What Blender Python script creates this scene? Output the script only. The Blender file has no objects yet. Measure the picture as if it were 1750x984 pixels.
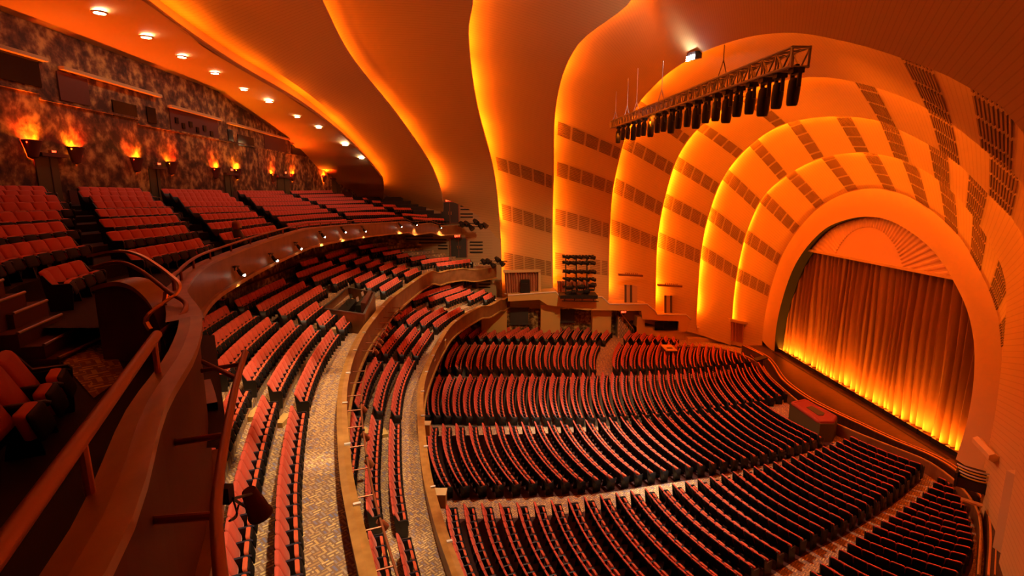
import bpy, bmesh, math, random
import numpy as np
from mathutils import Vector, Matrix
random.seed(7)
PI = math.pi
scene = bpy.context.scene
COL = scene.collection
# ------------------------------------------------------------------ camera
F = 900.0
PT = math.atan(0.18)
CP, SP = math.cos(PT), math.sin(PT)
EYE = 16.0
cam = bpy.data.objects.new('camera', bpy.data.cameras.new('camera'))
COL.objects.link(cam)
cam.location = (0, 0, EYE)
cam.rotation_euler = (PI/2 - PT, 0, 0)
cam.data.sensor_fit = 'HORIZONTAL'
cam.data.sensor_width = 36
cam.data.lens = F/1750*36
cam.data.clip_start = 0.05
cam.data.clip_end = 300
scene.camera = cam
vs = scene.view_settings
vs.view_transform = 'Standard'; vs.look = 'None'; vs.gamma = 1; vs.use_curve_mapping = False; vs.exposure = 0.0

def ray(px, py):
    u = (px-875)/F; v = -(py-492)/F
    return Vector((u, CP + v*SP, v*CP - SP))
def aZ(px, py, z):
    d = ray(px, py); t = (z-EYE)/d.z
    return Vector((d.x*t, d.y*t, z))
def aY(px, py, y):
    d = ray(px, py); t = y/d.y
    return Vector((d.x*t, y, EYE+d.z*t))
def aX(px, py, x):
    d = ray(px, py); t = x/d.x
    return Vector((x, d.y*t, EYE+d.z*t))
def proj(p):
    fw = p[1]*CP - (p[2]-EYE)*SP
    if fw < 0.05: return None
    up = p[1]*SP + (p[2]-EYE)*CP
    return (875+F*p[0]/fw, 492-F*up/fw, fw)

# ------------------------------------------------------------------ curves
def catmull(pts, n=12):
    pts = [Vector(p) for p in pts]
    if len(pts) < 3:
        return [pts[0].lerp(pts[1], i/n) for i in range(n+1)]
    P = [pts[0]*2-pts[1]] + pts + [pts[-1]*2-pts[-2]]
    out = []
    for i in range(1, len(P)-2):
        p0, p1, p2, p3 = P[i-1:i+3]
        for k in range(n):
            t = k/n
            # centripetal-ish: plain uniform with scaled tangents
            d1 = (p2-p1).length
            m1 = (p2-p0)/max((p2-p1).length+(p1-p0).length, 1e-9)*d1
            m2 = (p3-p1)/max((p3-p2).length+(p2-p1).length, 1e-9)*d1
            h = (2*t**3-3*t**2+1, t**3-2*t**2+t, -2*t**3+3*t**2, t**3-t**2)
            out.append(p1*h[0]+m1*h[1]+p2*h[2]+m2*h[3])
    out.append(pts[-1].copy())
    return out
def arclen(pts):
    L = [0.0]
    for a, b in zip(pts, pts[1:]): L.append(L[-1]+(b-a).length)
    return L
def resample(pts, n):
    L = arclen(pts); T = L[-1]; out = []; j = 0
    for i in range(n):
        s = T*i/(n-1)
        while j < len(L)-2 and L[j+1] < s: j += 1
        d = L[j+1]-L[j]
        t = 0 if d < 1e-9 else (s-L[j])/d
        out.append(pts[j].lerp(pts[j+1], min(max(t, 0), 1)))
    return out
def at_len(pts, L, s):
    import bisect
    j = min(max(bisect.bisect_right(L, s)-1, 0), len(L)-2)
    d = L[j+1]-L[j]
    t = (s-L[j])/d if d > 1e-9 else 0
    p = pts[j].lerp(pts[j+1], t)
    return p, (pts[j+1]-pts[j]).normalized()
def offset2(pts, d):
    """offset a plan curve to its left side (seen along its direction)"""
    out = []
    n = len(pts)
    for i, p in enumerate(pts):
        t = pts[min(i+1, n-1)]-pts[max(i-1, 0)]
        t = Vector((t.x, t.y, 0)).normalized()
        out.append(p+Vector((-t.y, t.x, 0))*d)
    # drop loops
    return out

# ------------------------------------------------------------------ mesh builder
class MB:
    def __init__(s): s.v = []; s.f = []; s.m = []; s.uv = []
    def add(s, vs_, fs, m=0, uv=None):
        o = len(s.v); s.v += [tuple(v) for v in vs_]
        for f in fs:
            s.f.append(tuple(i+o for i in f)); s.m.append(m)
        s.uv += list(uv) if uv else [(0, 0)]*len(vs_)
        return s
    def box(s, x0, x1, y0, y1, z0, z1, m=0, M=None):
        v = [Vector((x, y, z)) for x in (x0, x1) for y in (y0, y1) for z in (z0, z1)]
        if M is not None: v = [M @ p for p in v]
        return s.add(v, [(0, 1, 3, 2), (4, 6, 7, 5), (0, 4, 5, 1), (2, 3, 7, 6), (0, 2, 6, 4), (1, 5, 7, 3)], m)
    def obox(s, c, X, Y, Z, m=0):
        """box with centre c and half axes"""
        c, X, Y, Z = map(Vector, (c, X, Y, Z))
        v = [c+X*a+Y*b+Z*d for a in (-1, 1) for b in (-1, 1) for d in (-1, 1)]
        return s.add(v, [(0, 1, 3, 2), (4, 6, 7, 5), (0, 4, 5, 1), (2, 3, 7, 6), (0, 2, 6, 4), (1, 5, 7, 3)], m)
    def tube(s, pts, r, n=8, m=0, cap=True):
        pts = [Vector(p) for p in pts]
        rs = r if isinstance(r, (list, tuple)) else [r]*len(pts)
        ref = None; V = []; N = len(pts)
        for i, p in enumerate(pts):
            t = (pts[min(i+1, N-1)]-pts[max(i-1, 0)]).normalized()
            if ref is None:
                ref = Vector((0, 0, 1)) if abs(t.z) < .9 else Vector((1, 0, 0))
            a = (ref - t*ref.dot(t)).normalized(); b = t.cross(a); ref = a
            for k in range(n):
                an = 2*PI*k/n
                V.append(p+(a*math.cos(an)+b*math.sin(an))*rs[i])
        Fs = []
        for i in range(N-1):
            for k in range(n):
                k2 = (k+1) % n
                Fs.append((i*n+k, i*n+k2, (i+1)*n+k2, (i+1)*n+k))
        if cap:
            Fs.append(tuple(range(n-1, -1, -1))); Fs.append(tuple((N-1)*n+k for k in range(n)))
        return s.add(V, Fs, m)
    def lathe(s, prof, n=16, m=0, M=None):
        V = []; Fs = []
        for r, z in prof:
            for k in range(n):
                a = 2*PI*k/n; V.append(Vector((r*math.cos(a), r*math.sin(a), z)))
        if M is not None: V = [M @ p for p in V]
        for i in range(len(prof)-1):
            for k in range(n):
                k2 = (k+1) % n
                Fs.append((i*n+k, i*n+k2, (i+1)*n+k2, (i+1)*n+k))
        return s.add(V, Fs, m)
    def grid(s, rows, m=0, uv=None, closed=False):
        """rows: list of equal-length point lists"""
        R = len(rows); C = len(rows[0]); V = [p for r in rows for p in r]; Fs = []
        for i in range(R-1):
            for j in range(C-1 if not closed else C):
                j2 = (j+1) % C
                Fs.append((i*C+j, i*C+j2, (i+1)*C+j2, (i+1)*C+j))
        U = [u for r in uv for u in r] if uv else None
        return s.add(V, Fs, m, U)
    def prism(s, poly, off, m=0):
        """poly: 3-D points (planar), extruded by vector off"""
        poly = [Vector(p) for p in poly]; off = Vector(off); n = len(poly)
        V = poly+[p+off for p in poly]
        Fs = [tuple(range(n)), tuple(range(2*n-1, n-1, -1))]
        for i in range(n):
            j = (i+1) % n; Fs.append((i, i+n, j+n, j))
        return s.add(V, Fs, m)
    def mesh(s, name, mats):
        me = bpy.data.meshes.new(name)
        me.from_pydata(s.v, [], s.f)
        for mt in (mats if isinstance(mats, (list, tuple)) else [mats]): me.materials.append(mt)
        me.polygons.foreach_set('material_index', s.m)
        uvl = me.uv_layers.new(name='uv')
        li = np.empty(len(me.loops), dtype=np.int32); me.loops.foreach_get('vertex_index', li)
        uvl.data.foreach_set('uv', np.array(s.uv, dtype=np.float32)[li].ravel())
        me.update()
        return me
    def build(s, name, mats, parent=None, smooth=False, loc=None):
        me = s.mesh(name, mats)
        if smooth:
            me.shade_smooth() if hasattr(me, 'shade_smooth') else None
            me.set_sharp_from_angle(angle=math.radians(50))
        o = bpy.data.objects.new(name, me); COL.objects.link(o)
        if parent is not None:
            o.parent = parent
            o.matrix_parent_inverse = Matrix.Identity(4)
            if parent.location.length > 0 or parent.rotation_euler.z != 0:
                # mesh given in world coordinates, bring it into the parent's frame
                Mi = (Matrix.Translation(parent.location) @ parent.rotation_euler.to_matrix().to_4x4()).inverted()
                if not getattr(s, 'local', False): me.transform(Mi)
        elif loc is not None:
            me.transform(Matrix.Translation(-Vector(loc))); o.location = loc
        return o
def LMB():
    b = MB(); b.local = True; return b
def tag(o, label=None, cat=None, group=None, kind=None):
    if label: o['label'] = label
    if cat: o['category'] = cat
    if group: o['group'] = group
    if kind: o['kind'] = kind
    return o
def thing(name, label, cat, loc=(0, 0, 0), rz=0, group=None):
    o = bpy.data.objects.new(name, None); COL.objects.link(o)
    o.empty_display_size = .2
    o.location = loc; o.rotation_euler = (0, 0, rz)
    return tag(o, label, cat, group)
def struct(b, name, mats, label=None, smooth=False):
    o = b.build(name, mats, smooth=smooth)
    tag(o, label, None, None, 'structure'); return o
def copy_tree(o, parent=None):
    c = o.copy(); COL.objects.link(c)
    if parent is not None: c.parent = parent
    for ch in list(o.children): copy_tree(ch, c)
    return c
ORD = ['zeroth', 'first', 'second', 'third', 'fourth', 'fifth', 'sixth', 'seventh', 'eighth', 'ninth', 'tenth', 'eleventh', 'twelfth', 'thirteenth', 'fourteenth', 'fifteenth', 'sixteenth', 'seventeenth', 'eighteenth', 'nineteenth', 'twentieth'] + \
      ['twenty-'+w for w in ('first', 'second', 'third', 'fourth', 'fifth', 'sixth', 'seventh', 'eighth', 'ninth')] + ['thirtieth'] + ['thirty-'+w for w in ('first', 'second', 'third', 'fourth', 'fifth', 'sixth', 'seventh', 'eighth', 'ninth')]+['fortieth']
def Ord(i): return ORD[i] if i < len(ORD) else '%dth' % i

# ------------------------------------------------------------------ materials
def mat(name, col, rough=.6, metal=0, emit=None, es=0, sheen=0, spec=None):
    m = bpy.data.materials.new(name); m.use_nodes = True
    b = m.node_tree.nodes['Principled BSDF']
    b.inputs['Base Color'].default_value = (*col, 1)
    b.inputs['Roughness'].default_value = rough
    b.inputs['Metallic'].default_value = metal
    if spec is not None: b.inputs['Specular IOR Level'].default_value = spec
    if sheen:
        b.inputs['Sheen Weight'].default_value = sheen
        b.inputs['Sheen Tint'].default_value = (1, .55, .45, 1)
        b.inputs['Sheen Roughness'].default_value = .4
    if emit:
        b.inputs['Emission Color'].default_value = (*emit, 1)
        b.inputs['Emission Strength'].default_value = es
    return m
def nodes(m): return m.node_tree.nodes, m.node_tree.links, m.node_tree.nodes['Principled BSDF']
def noisy(m, c1, c2, scale=3, detail=4, coord='Object', rough=.5, bump=0, lo=.35, hi=.65, stretch=None):
    N, L, b = nodes(m)
    tc = N.new('ShaderNodeTexCoord'); nz = N.new('ShaderNodeTexNoise'); cr = N.new('ShaderNodeValToRGB')
    nz.inputs['Scale'].default_value = scale; nz.inputs['Detail'].default_value = detail
    src = tc.outputs[coord]
    if stretch:
        mp = N.new('ShaderNodeMapping'); mp.inputs['Scale'].default_value = stretch
        L.new(src, mp.inputs[0]); src = mp.outputs[0]
    L.new(src, nz.inputs['Vector'])
    cr.color_ramp.elements[0].position = lo; cr.color_ramp.elements[1].position = hi
    cr.color_ramp.elements[0].color = (*c1, 1); cr.color_ramp.elements[1].color = (*c2, 1)
    L.new(nz.outputs['Fac'], cr.inputs[0]); L.new(cr.outputs[0], b.inputs['Base Color'])
    if bump:
        bp = N.new('ShaderNodeBump'); bp.inputs['Strength'].default_value = bump; bp.inputs['Distance'].default_value = .05
        L.new(nz.outputs['Fac'], bp.inputs['Height']); L.new(bp.outputs[0], b.inputs['Normal'])
    return m
M = {}
M['velvet'] = mat('velvet_red', (.60, .085, .045), .75, sheen=.45)
M['cushion'] = mat('velvet_brightened', (.66, .11, .035), .75, sheen=.3)  # same velvet as the backs, brighter light on cushions put into the colour
M['shell'] = mat('seat_shell_black', (.006, .005, .005), .65, spec=.25)
M['arm'] = mat('armrest_navy', (.012, .016, .035), .5)
M['leg'] = mat('seat_standard', (.012, .010, .010), .45)
M['velvetD'] = M['velvet']
M['bronze'] = mat('fascia_bronze', (.23, .10, .035), .42, .25)
noisy(M['bronze'], (.20, .085, .03), (.28, .125, .045), 1.5)
M['wood'] = noisy(mat('rail_wood', (.4, .2, .06), .38), (.36, .17, .05), (.5, .27, .09), 4, stretch=(1, .3, 1))
M['rimwood'] = noisy(mat('rail_top_gold', (.4, .2, .05), .3), (.34, .17, .04), (.46, .25, .065), 3)
M['maroon'] = mat('floor_maroon', (.07, .018, .014), .9)
M['greyfloor'] = mat('floor_grey', (.13, .11, .075), .9)
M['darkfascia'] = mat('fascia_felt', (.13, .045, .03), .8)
M['brass'] = mat('brass', (.80, .40, .12), .3, .6)
M['pipe'] = mat('copper_pipe', (.34, .12, .05), .45, .5)
M['black'] = mat('black_paint', (.01, .01, .012), .45)
M['steel'] = mat('truss_steel', (.35, .33, .30), .3, .8)
M['white'] = mat('white_board', (.8, .78, .72), .6)
M['plaster'] = mat('plaster_cream', (.60, .43, .20), .75)
M['yellowpl'] = mat('plaster_ochre', (.62, .42, .13), .7)
M['door'] = mat('door_dark', (.05, .05, .05), .5)
M['glass'] = mat('window_dark_glass', (.006, .007, .009), .12)
M['marble'] = mat('mottled_stone', (.3, .2, .12), .7)
def mk_marble():
    m = M['marble']; N, L, b = nodes(m)
    tc = N.new('ShaderNodeTexCoord')
    n1 = N.new('ShaderNodeTexNoise'); n1.inputs['Scale'].default_value = .55; n1.inputs['Detail'].default_value = 6; n1.inputs['Roughness'].default_value = .75; n1.inputs['Distortion'].default_value = .6
    n2 = N.new('ShaderNodeTexNoise'); n2.inputs['Scale'].default_value = 2.6; n2.inputs['Detail'].default_value = 5
    mx = N.new('ShaderNodeMath'); mx.operation = 'ADD'; mu = N.new('ShaderNodeMath'); mu.operation = 'MULTIPLY'; mu.inputs[1].default_value = .5
    cr = N.new('ShaderNodeValToRGB'); e = cr.color_ramp.elements
    e[0].position = .42; e[0].color = (.04, .018, .008, 1); e[1].position = .62; e[1].color = (.62, .44, .14, 1)
    x = e.new(.5); x.color = (.17, .08, .03, 1)
    L.new(tc.outputs['Object'], n1.inputs['Vector']); L.new(tc.outputs['Object'], n2.inputs['Vector'])
    L.new(n1.outputs['Fac'], mx.inputs[0]); L.new(n2.outputs['Fac'], mx.inputs[1]); L.new(mx.outputs[0], mu.inputs[0])
    L.new(mu.outputs[0], cr.inputs[0]); L.new(cr.outputs[0], b.inputs['Base Color'])
mk_marble()
def mk_ribbed(name, col, per):
    m = mat(name, col, .8); N, L, b = nodes(m)
    uv = N.new('ShaderNodeUVMap'); uv.uv_map = 'uv'
    sx = N.new('ShaderNodeSeparateXYZ'); L.new(uv.outputs[0], sx.inputs[0])
    mu = N.new('ShaderNodeMath'); mu.operation = 'MULTIPLY'; mu.inputs[1].default_value = 1/per; L.new(sx.outputs['Y'], mu.inputs[0])
    fr = N.new('ShaderNodeMath'); fr.operation = 'FRACT'; L.new(mu.outputs[0], fr.inputs[0])
    gt = N.new('ShaderNodeMath'); gt.operation = 'LESS_THAN'; gt.inputs[1].default_value = .16; L.new(fr.outputs[0], gt.inputs[0])
    mx = N.new('ShaderNodeMix'); mx.data_type = 'RGBA'
    mx.inputs['A'].default_value = (*col, 1); mx.inputs['B'].default_value = (col[0]*.86, col[1]*.83, col[2]*.8, 1)
    L.new(gt.outputs[0], mx.inputs['Factor']); L.new(mx.outputs['Result'], b.inputs['Base Color'])
    return m
M['band'] = mk_ribbed('ribbed_plaster', (.58, .40, .15), .3)
def mk_carpet():
    m = mat('zigzag_carpet', (.3, .22, .15), .95); N, L, b = nodes(m)
    tc = N.new('ShaderNodeTexCoord'); mp = N.new('ShaderNodeMapping'); mp.inputs['Rotation'].default_value = (0, 0, PI/4)
    L.new(tc.outputs['Object'], mp.inputs[0])
    # herringbone bars: two brick layers crossed by a checker
    def brick(rot, c1, c2, mo):
        mp2 = N.new('ShaderNodeMapping'); mp2.inputs['Rotation'].default_value = (0, 0, rot)
        L.new(tc.outputs['Object'], mp2.inputs[0])
        br = N.new('ShaderNodeTexBrick'); br.inputs['Scale'].default_value = 1.0
        br.inputs['Brick Width'].default_value = .33; br.inputs['Row Height'].default_value = .105
        br.inputs['Mortar Size'].default_value = .026; br.inputs['Mortar Smooth'].default_value = .1
        br.inputs['Color1'].default_value = (*c1, 1); br.inputs['Color2'].default_value = (*c2, 1); br.inputs['Mortar'].default_value = (*mo, 1)
        L.new(mp2.outputs[0], br.inputs['Vector']); return br
    a = brick(PI/4, (.72, .48, .18), (.22, .21, .34), (.30, .18, .11))
    c = brick(-PI/4, (.50, .30, .13), (.85, .64, .28), (.30, .18, .11))
    ck = N.new('ShaderNodeTexChecker'); ck.inputs['Scale'].default_value = 4.3
    L.new(mp.outputs[0], ck.inputs['Vector'])
    mx = N.new('ShaderNodeMix'); mx.data_type = 'RGBA'
    L.new(ck.outputs['Fac'], mx.inputs['Factor']); L.new(a.outputs['Color'], mx.inputs['A']); L.new(c.outputs['Color'], mx.inputs['B'])
    L.new(mx.outputs['Result'], b.inputs['Base Color'])
    return m
M['carpet'] = mk_carpet()
M['dimfloor'] = mat('carpet_dimmed', (.035, .022, .018), .9)  # dim light of the upper balcony put into its floor colour
M['stage'] = noisy(mat('stage_boards', (.10, .04, .015), .3), (.035, .013, .005), (.07, .026, .010), 1, stretch=(1, 8, 1))
M['curtain'] = mat('stage_curtain_gold', (.19, .07, .02), .6)
M['drape'] = mat('niche_drape', (.5, .2, .1), .7, sheen=.3)
M['grille'] = mat('grille_slats', (.27, .16, .06), .7)
M['redfelt'] = mat('red_felt_top', (.34, .05, .03), .8)
M['olive'] = mat('olive_box', (.10, .085, .03), .7)
M['lampon'] = mat('lamp_lit', (1, 1, 1), .5, emit=(1, .80, .58), es=48)
M['exit'] = mat('exit_face', (.25, .01, .0), .5, emit=(1, .03, .01), es=.5)
M['exitlet'] = mat('exit_letters', (1, .1, .02), .5, emit=(1, .12, .03), es=5)
M['exitcase'] = mat('exit_case', (.28, .1, .06), .6)
M['screen'] = mat('screen_grey', (.05, .06, .05), .3)
# ================================================================== arches of the ceiling
FW = 60.0      # the far side wall
HC = 5.8       # height of the flat rear ceiling above the eye
def prof_hit(px, py, Yc, a, z0, h):
    """meet the view through (px,py) with the vault profile; returns a point"""
    d = ray(px, py); best = None
    lo, hi = max(Yc, 1.0), Yc+a
    def g(Y):
        z = EYE+d.z/d.y*Y
        q = 1-((Y-Yc)/a)**2
        zv = z0+h*math.sqrt(max(q, 0))
        return z-zv
    # want crossing where ray goes from inside to outside
    Y0 = lo; 
    for i in range(400):
        Y1 = lo+(hi-lo)*(i+1)/400
        if g(Y1) >= 0: 
            for _ in range(30):
                m_ = (Y0+Y1)/2
                if g(m_) >= 0: Y1 = m_
                else: Y0 = m_
            return aY(px, py, (Y0+Y1)/2)
        Y0 = Y1
    return aY(px, py, hi)
def ell_tail(p_last, Yc, a, z0, h, X, n=10, Yend=-22):
    """continue past the frame edge over the top and down the near side"""
    th0 = math.acos(max(-1, min(1, (p_last.y-Yc)/a)))
    out = []
    for i in range(1, n+1):
        th = th0+(PI-th0)*i/n
        out.append(Vector((X, Yc+a*math.cos(th), z0+h*math.sin(th))))
    return out
LIPS = []
def lip_prof(pxs, Yc, a, z0, h, Xend, base=True):
    P = [prof_hit(x, y, Yc, a, z0, h) for x, y in pxs]
    P += ell_tail(P[-1], Yc, a, z0, h, Xend)
    P.append(Vector((Xend, Yc-a, -1)))
    return P
# 1 and 2 start at balcony level, their lower ends run down hidden behind the side wall
L1 = lip_prof([(655, 310), (650, 300), (600, 245), (520, 182), (400, 112), (300, 45), (240, 0)], 16, 44.2, 10, 12.6, -12)
L2 = lip_prof([(757, 345), (751, 318), (735, 280), (680, 200), (600, 100), (548, 0)], 20, 40.2, 10, 16.5, -9)
L3 = lip_prof([(861, 535), (858, 500), (855, 400), (845, 300), (815, 180), (800, 60), (808, 0)], 22, 37.93, 10, 17.5, -2)
L4 = lip_prof([(946, 540), (945, 500), (944, 400), (946, 300), (950, 180), (985, 80), (1080, 0)], 27, 32.2, 8, 19.5, 6)
for L_, x_ in ((L1, 655), (L2, 757)):
    for y_ in (365, 430, 535): L_.insert(0, aY(x_, y_, 60.25))
def lip_plane(pxs, X, near):
    P = [aX(x, y, X) for x, y in pxs]
    P += [Vector((X, y, z)) for y, z in near]
    return P
L5 = lip_plane([(1040, 540), (1040, 515), (1042, 400), (1048, 320), (1080, 200), (1120, 145), (1180, 100), (1260, 68), (1348, 56), (1445, 71), (1543, 100), (1640, 141), (1750, 229)], 10.9, [(9.6, 12), (9.2, 6), (9.2, -1)])
L6 = lip_plane([(1120, 555), (1120, 532), (1125, 400), (1150, 290), (1180, 235), (1230, 190), (1279, 155), (1372, 133), (1445, 137), (1543, 166), (1616, 205), (1679, 254), (1750, 322)], 16.0, [(14.9, 10), (14.6, 5), (14.6, -1)])
L7 = lip_plane([(1190, 570), (1190, 552), (1200, 420), (1222, 335), (1250, 283), (1299, 235), (1348, 210), (1421, 199), (1494, 205), (1552, 229), (1621, 268), (1689, 332), (1750, 410)], 20.1, [(19.6, 9), (19.4, 5), (19.4, -1)])
L8 = lip_plane([(1249, 590), (1250, 572), (1254, 510), (1263, 450), (1277, 395), (1304, 337), (1348, 298), (1396, 273), (1460, 261), (1523, 268), (1582, 293), (1640, 341), (1689, 410), (1718, 480)], 23.2, [(24.0, 9), (23.8, 5), (23.8, -1)])
L9 = lip_plane([(1302, 600), (1303, 575), (1309, 530), (1321, 480), (1343, 424), (1387, 366), (1435, 334), (1489, 322), (1543, 332), (1591, 359), (1640, 405), (1670, 454), (1700, 520), (1711, 580), (1710, 640), (1700, 710), (1683, 790)], 25.3, [(26.2, 0), (26.2, -1)])
NL = 90
LIPS = [resample(catmull(p, 10), NL) for p in (L1, L2, L3, L4, L5, L6, L7, L8, L9)]
CEN = Vector((0, 32, 7))
def outward(P):
    out = []
    for i, p in enumerate(P):
        t = P[min(i+1, len(P)-1)]-P[max(i-1, 0)]
        t = Vector((0, t.y, t.z)).normalized()
        nrm = Vector((0, t.z, -t.y))
        if nrm.dot(Vector((0, p.y-CEN.y, p.z-CEN.z))) < 0: nrm = -nrm
        out.append(nrm)
    # smooth
    for _ in range(3):
        out = [(out[max(i-1, 0)]+out[i]*2+out[min(i+1, len(out)-1)]).normalized() for i in range(len(out))]
    return out
XD = Vector((1, 0, 0))
GAP = [1.0, 1.0, 1.0, 1.0, .95, .85, .7, .6]
COVE_E = [14, 21, 29, 31, 42, 60, 72, 72]
BANDS = []
cove_mats = []
for n in range(8):
    A, B = LIPS[n], LIPS[n+1]
    O = outward(A)
    g = GAP[n]
    start = [a+o*g for a, o in zip(A, O)]
    if n == 0: surf = [a-XD*.6 for a in A]
    else: surf = [a.lerp(q_, min(.28, .6/max((a-q_).length, .1))) for a, q_ in zip(A, PREV)]
    sb = [s_+o*g for s_, o in zip(surf, O)]
    back = [s_+o*.10 for s_, o in zip(surf, O)]
    PREV = start
    edge = [a+o*.22 for a, o in zip(A, O)]
    # band surface with a gently arched section
    rows = []; uvs = []
    LA = arclen(A); K = 9
    rows.append(sb); uvs.append([(0, l) for l in LA])
    for k in range(K):
        t = k/(K-1); r = []
        for i in range(NL):
            p = start[i].lerp(B[i], t)
            p = p + O[i]*(.08*math.sin(PI*t)*(g))
            r.append(p)
        rows.append(r); uvs.append([(t, l) for l in LA])
    BANDS.append(rows[1:])
    mb = MB(); mb.grid(rows, 0, uvs)
    o = struct(mb, 'ceiling', [M['band']], smooth=True)
    # the lip's rounded edge and the trough behind it
    mb = MB(); mb.grid([A, [a+o_*.11+XD*.04 for a, o_ in zip(A, O)], edge, [a.lerp(s_, .15)+o_*.2 for a, o_, s_ in zip(A, O, surf)], back, sb], 0)
    struct(mb, 'trim_%d' % (n+1), [M['plaster']], smooth=False)
    # lamp strip lying in the trough, short lamps of uneven strength
    cm = bpy.data.materials.new('cove_lamps_%d' % (n+1)); cm.use_nodes = True
    N_, L_, b_ = nodes(cm)
    em = N_.new('ShaderNodeEmission'); N_.remove(b_)
    em.inputs['Color'].default_value = (1, .165, .004, 1)
    tc = N_.new('ShaderNodeTexCoord'); nz = N_.new('ShaderNodeTexNoise'); nz.inputs['Scale'].default_value = .35; nz.inputs['Detail'].default_value = 2
    mr = N_.new('ShaderNodeMapRange'); mr.inputs[1].default_value = .3; mr.inputs[2].default_value = .7; mr.inputs[3].default_value = COVE_E[n]*.35; mr.inputs[4].default_value = COVE_E[n]*1.5
    L_.new(tc.outputs['Object'], nz.inputs['Vector']); L_.new(nz.outputs['Fac'], mr.inputs[0]); L_.new(mr.outputs[0], em.inputs['Strength'])
    L_.new(em.outputs[0], N_['Material Output'].inputs['Surface'])
    mb = MB()
    r1 = [a.lerp(s_, .75)+o_*.46 for a, o_, s_ in zip(A, O, surf)]
    r2 = [a+o_*.25-XD*.10 for a, o_ in zip(A, O)]
    zmin = (15.6, 15.1, 5.2, 5.0, 4.2, 3.2, 2.4, 2.0)[n]
    i0 = next(i for i, p in enumerate(A) if p.z > zmin and i > 0)
    i1 = next((i for i, p in enumerate(A) if i > 45 and (p.z < 14.5 or p.y < (8, 8, 8, 14, 12.5, 15, 19, 22)[n])), NL)
    i1 = min(i1, (54, 56, 60, 74, 82, 82, 82, 82)[n])
    r1 = r1[i0:i1]; r2 = r2[i0:i1]
    mb.grid([r2, r1], 0)
    o = mb.build('cove_light', [cm])
    nm = ['rear', 'second', 'third', 'fourth', 'fifth', 'sixth', 'seventh', 'eighth'][n]
    tag(o, 'orange cove light strip tucked behind the %s arch counted from the rear ceiling' % nm, 'cove light', 'cove lights of the ceiling arches')

def band_pt(n, u, v, off=0.0):
    """u 0..1 across the band, v index along (float)"""
    R = BANDS[n]; K = len(R)-1
    a = min(max(u*K, 0), K-1e-6); i = int(a); fa = a-i
    b = min(max(v, 0), NL-1-1e-6); j = int(b); fb = b-j
    def q(i, j): return R[i][j]
    p = q(i, j).lerp(q(i+1, j), fa).lerp(q(i, j+1).lerp(q(i+1, j+1), fa), fb)
    if off:
        du = (q(i+1, j)-q(i, j)); dv = (q(i, j+1)-q(i, j))
        nn = du.cross(dv).normalized()
        if nn.dot(Vector((0, CEN.y-p.y, CEN.z-p.z))) < 0: nn = -nn
        p = p+nn*off
    return p
def find_v(n, px, py):
    best = None
    for k in range(0, (NL-1)*4):
        v = k/4; p = LIPS[n][int(v)].lerp(LIPS[n][min(int(v)+1, NL-1)], v-int(v))
        q = proj(p)
        if q is None: continue
        d = (q[0]-px)**2+(q[1]-py)**2
        if best is None or d < best[0]: best = (d, v)
    return best[1]
# ------------------------------------------------ slatted organ grilles in the arches
GR = {2: [(860, 447, 11.5), (852, 366, 11.5), (845, 289, 11.5)],
      3: [(944, 447, 11.5), (945, 376, 11.5), (946, 298, 12), (947, 230, 12)],
      4: [(1041, 388, 12), (1046, 320, 12), (1055, 250, 12), (1085, 192, 12)],
      5: [(1124, 410, 12), (1132, 345, 12), (1150, 285, 12), (1185, 222, 12), (1255, 172, 12)],
      6: [(1198, 430, 12), (1212, 367, 12), (1238, 305, 12), (1282, 248, 12), (1345, 212, 12), (1425, 199, 12), (1500, 210, 12), (1585, 250, 12), (1660, 305, 12)],
      7: [(1258, 470, 12), (1272, 405, 12), (1300, 340, 12), (1345, 298, 12), (1405, 270, 12), (1475, 263, 12), (1540, 275, 12), (1605, 310, 12), (1660, 372, 12), (1705, 450, 12), (1718, 530, 12)]}
GR[4] += [(1500, 88, 14), (1640, 141, 14)]
GR[5] += [(1445, 137, 14), (1570, 180, 14), (1690, 265, 14)]
GR[3] += []
aname = {2: 'third', 3: 'fourth', 4: 'fifth', 5: 'sixth', 6: 'seventh', 7: 'eighth'}
for n, lst in GR.items():
    for gi, (px, py, hp) in enumerate(lst):
        v0 = find_v(n, px, py)
        Ls = arclen(LIPS[n]); dl = Ls[1]-Ls[0]
        hh = {2: .95, 3: .95, 4: .85, 5: .8, 6: .75, 7: .7}[n]/dl   # half height in v units
        g = thing('wall_grille', '%s dark slatted grille row up from the ledge, %s arch band from the rear' % (Ord(gi+1), aname[n]), 'grille', tuple(band_pt(n, .5, v0)), 0, 'organ grilles in the arches')
        us = [(.06, .235), (.265, .44), (.47, .645), (.675, .85), (.88, .975)]
        for (u0, u1) in us:
            mb = MB()
            S = 9
            for k in range(S):
                va = v0-hh+2*hh*(k+.15)/S; vb = v0-hh+2*hh*(k+.68)/S
                mb.grid([[band_pt(n, u0+(u1-u0)*t/3, va, .05) for t in range(4)], [band_pt(n, u0+(u1-u0)*t/3, vb, .05) for t in range(4)]])
                mb.grid([[band_pt(n, u0+(u1-u0)*t/3, vb, .05) for t in range(4)], [band_pt(n, u0+(u1-u0)*t/3, vb, .0) for t in range(4)]])
            mb.build('grille_panel', [M['grille']], g)

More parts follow.
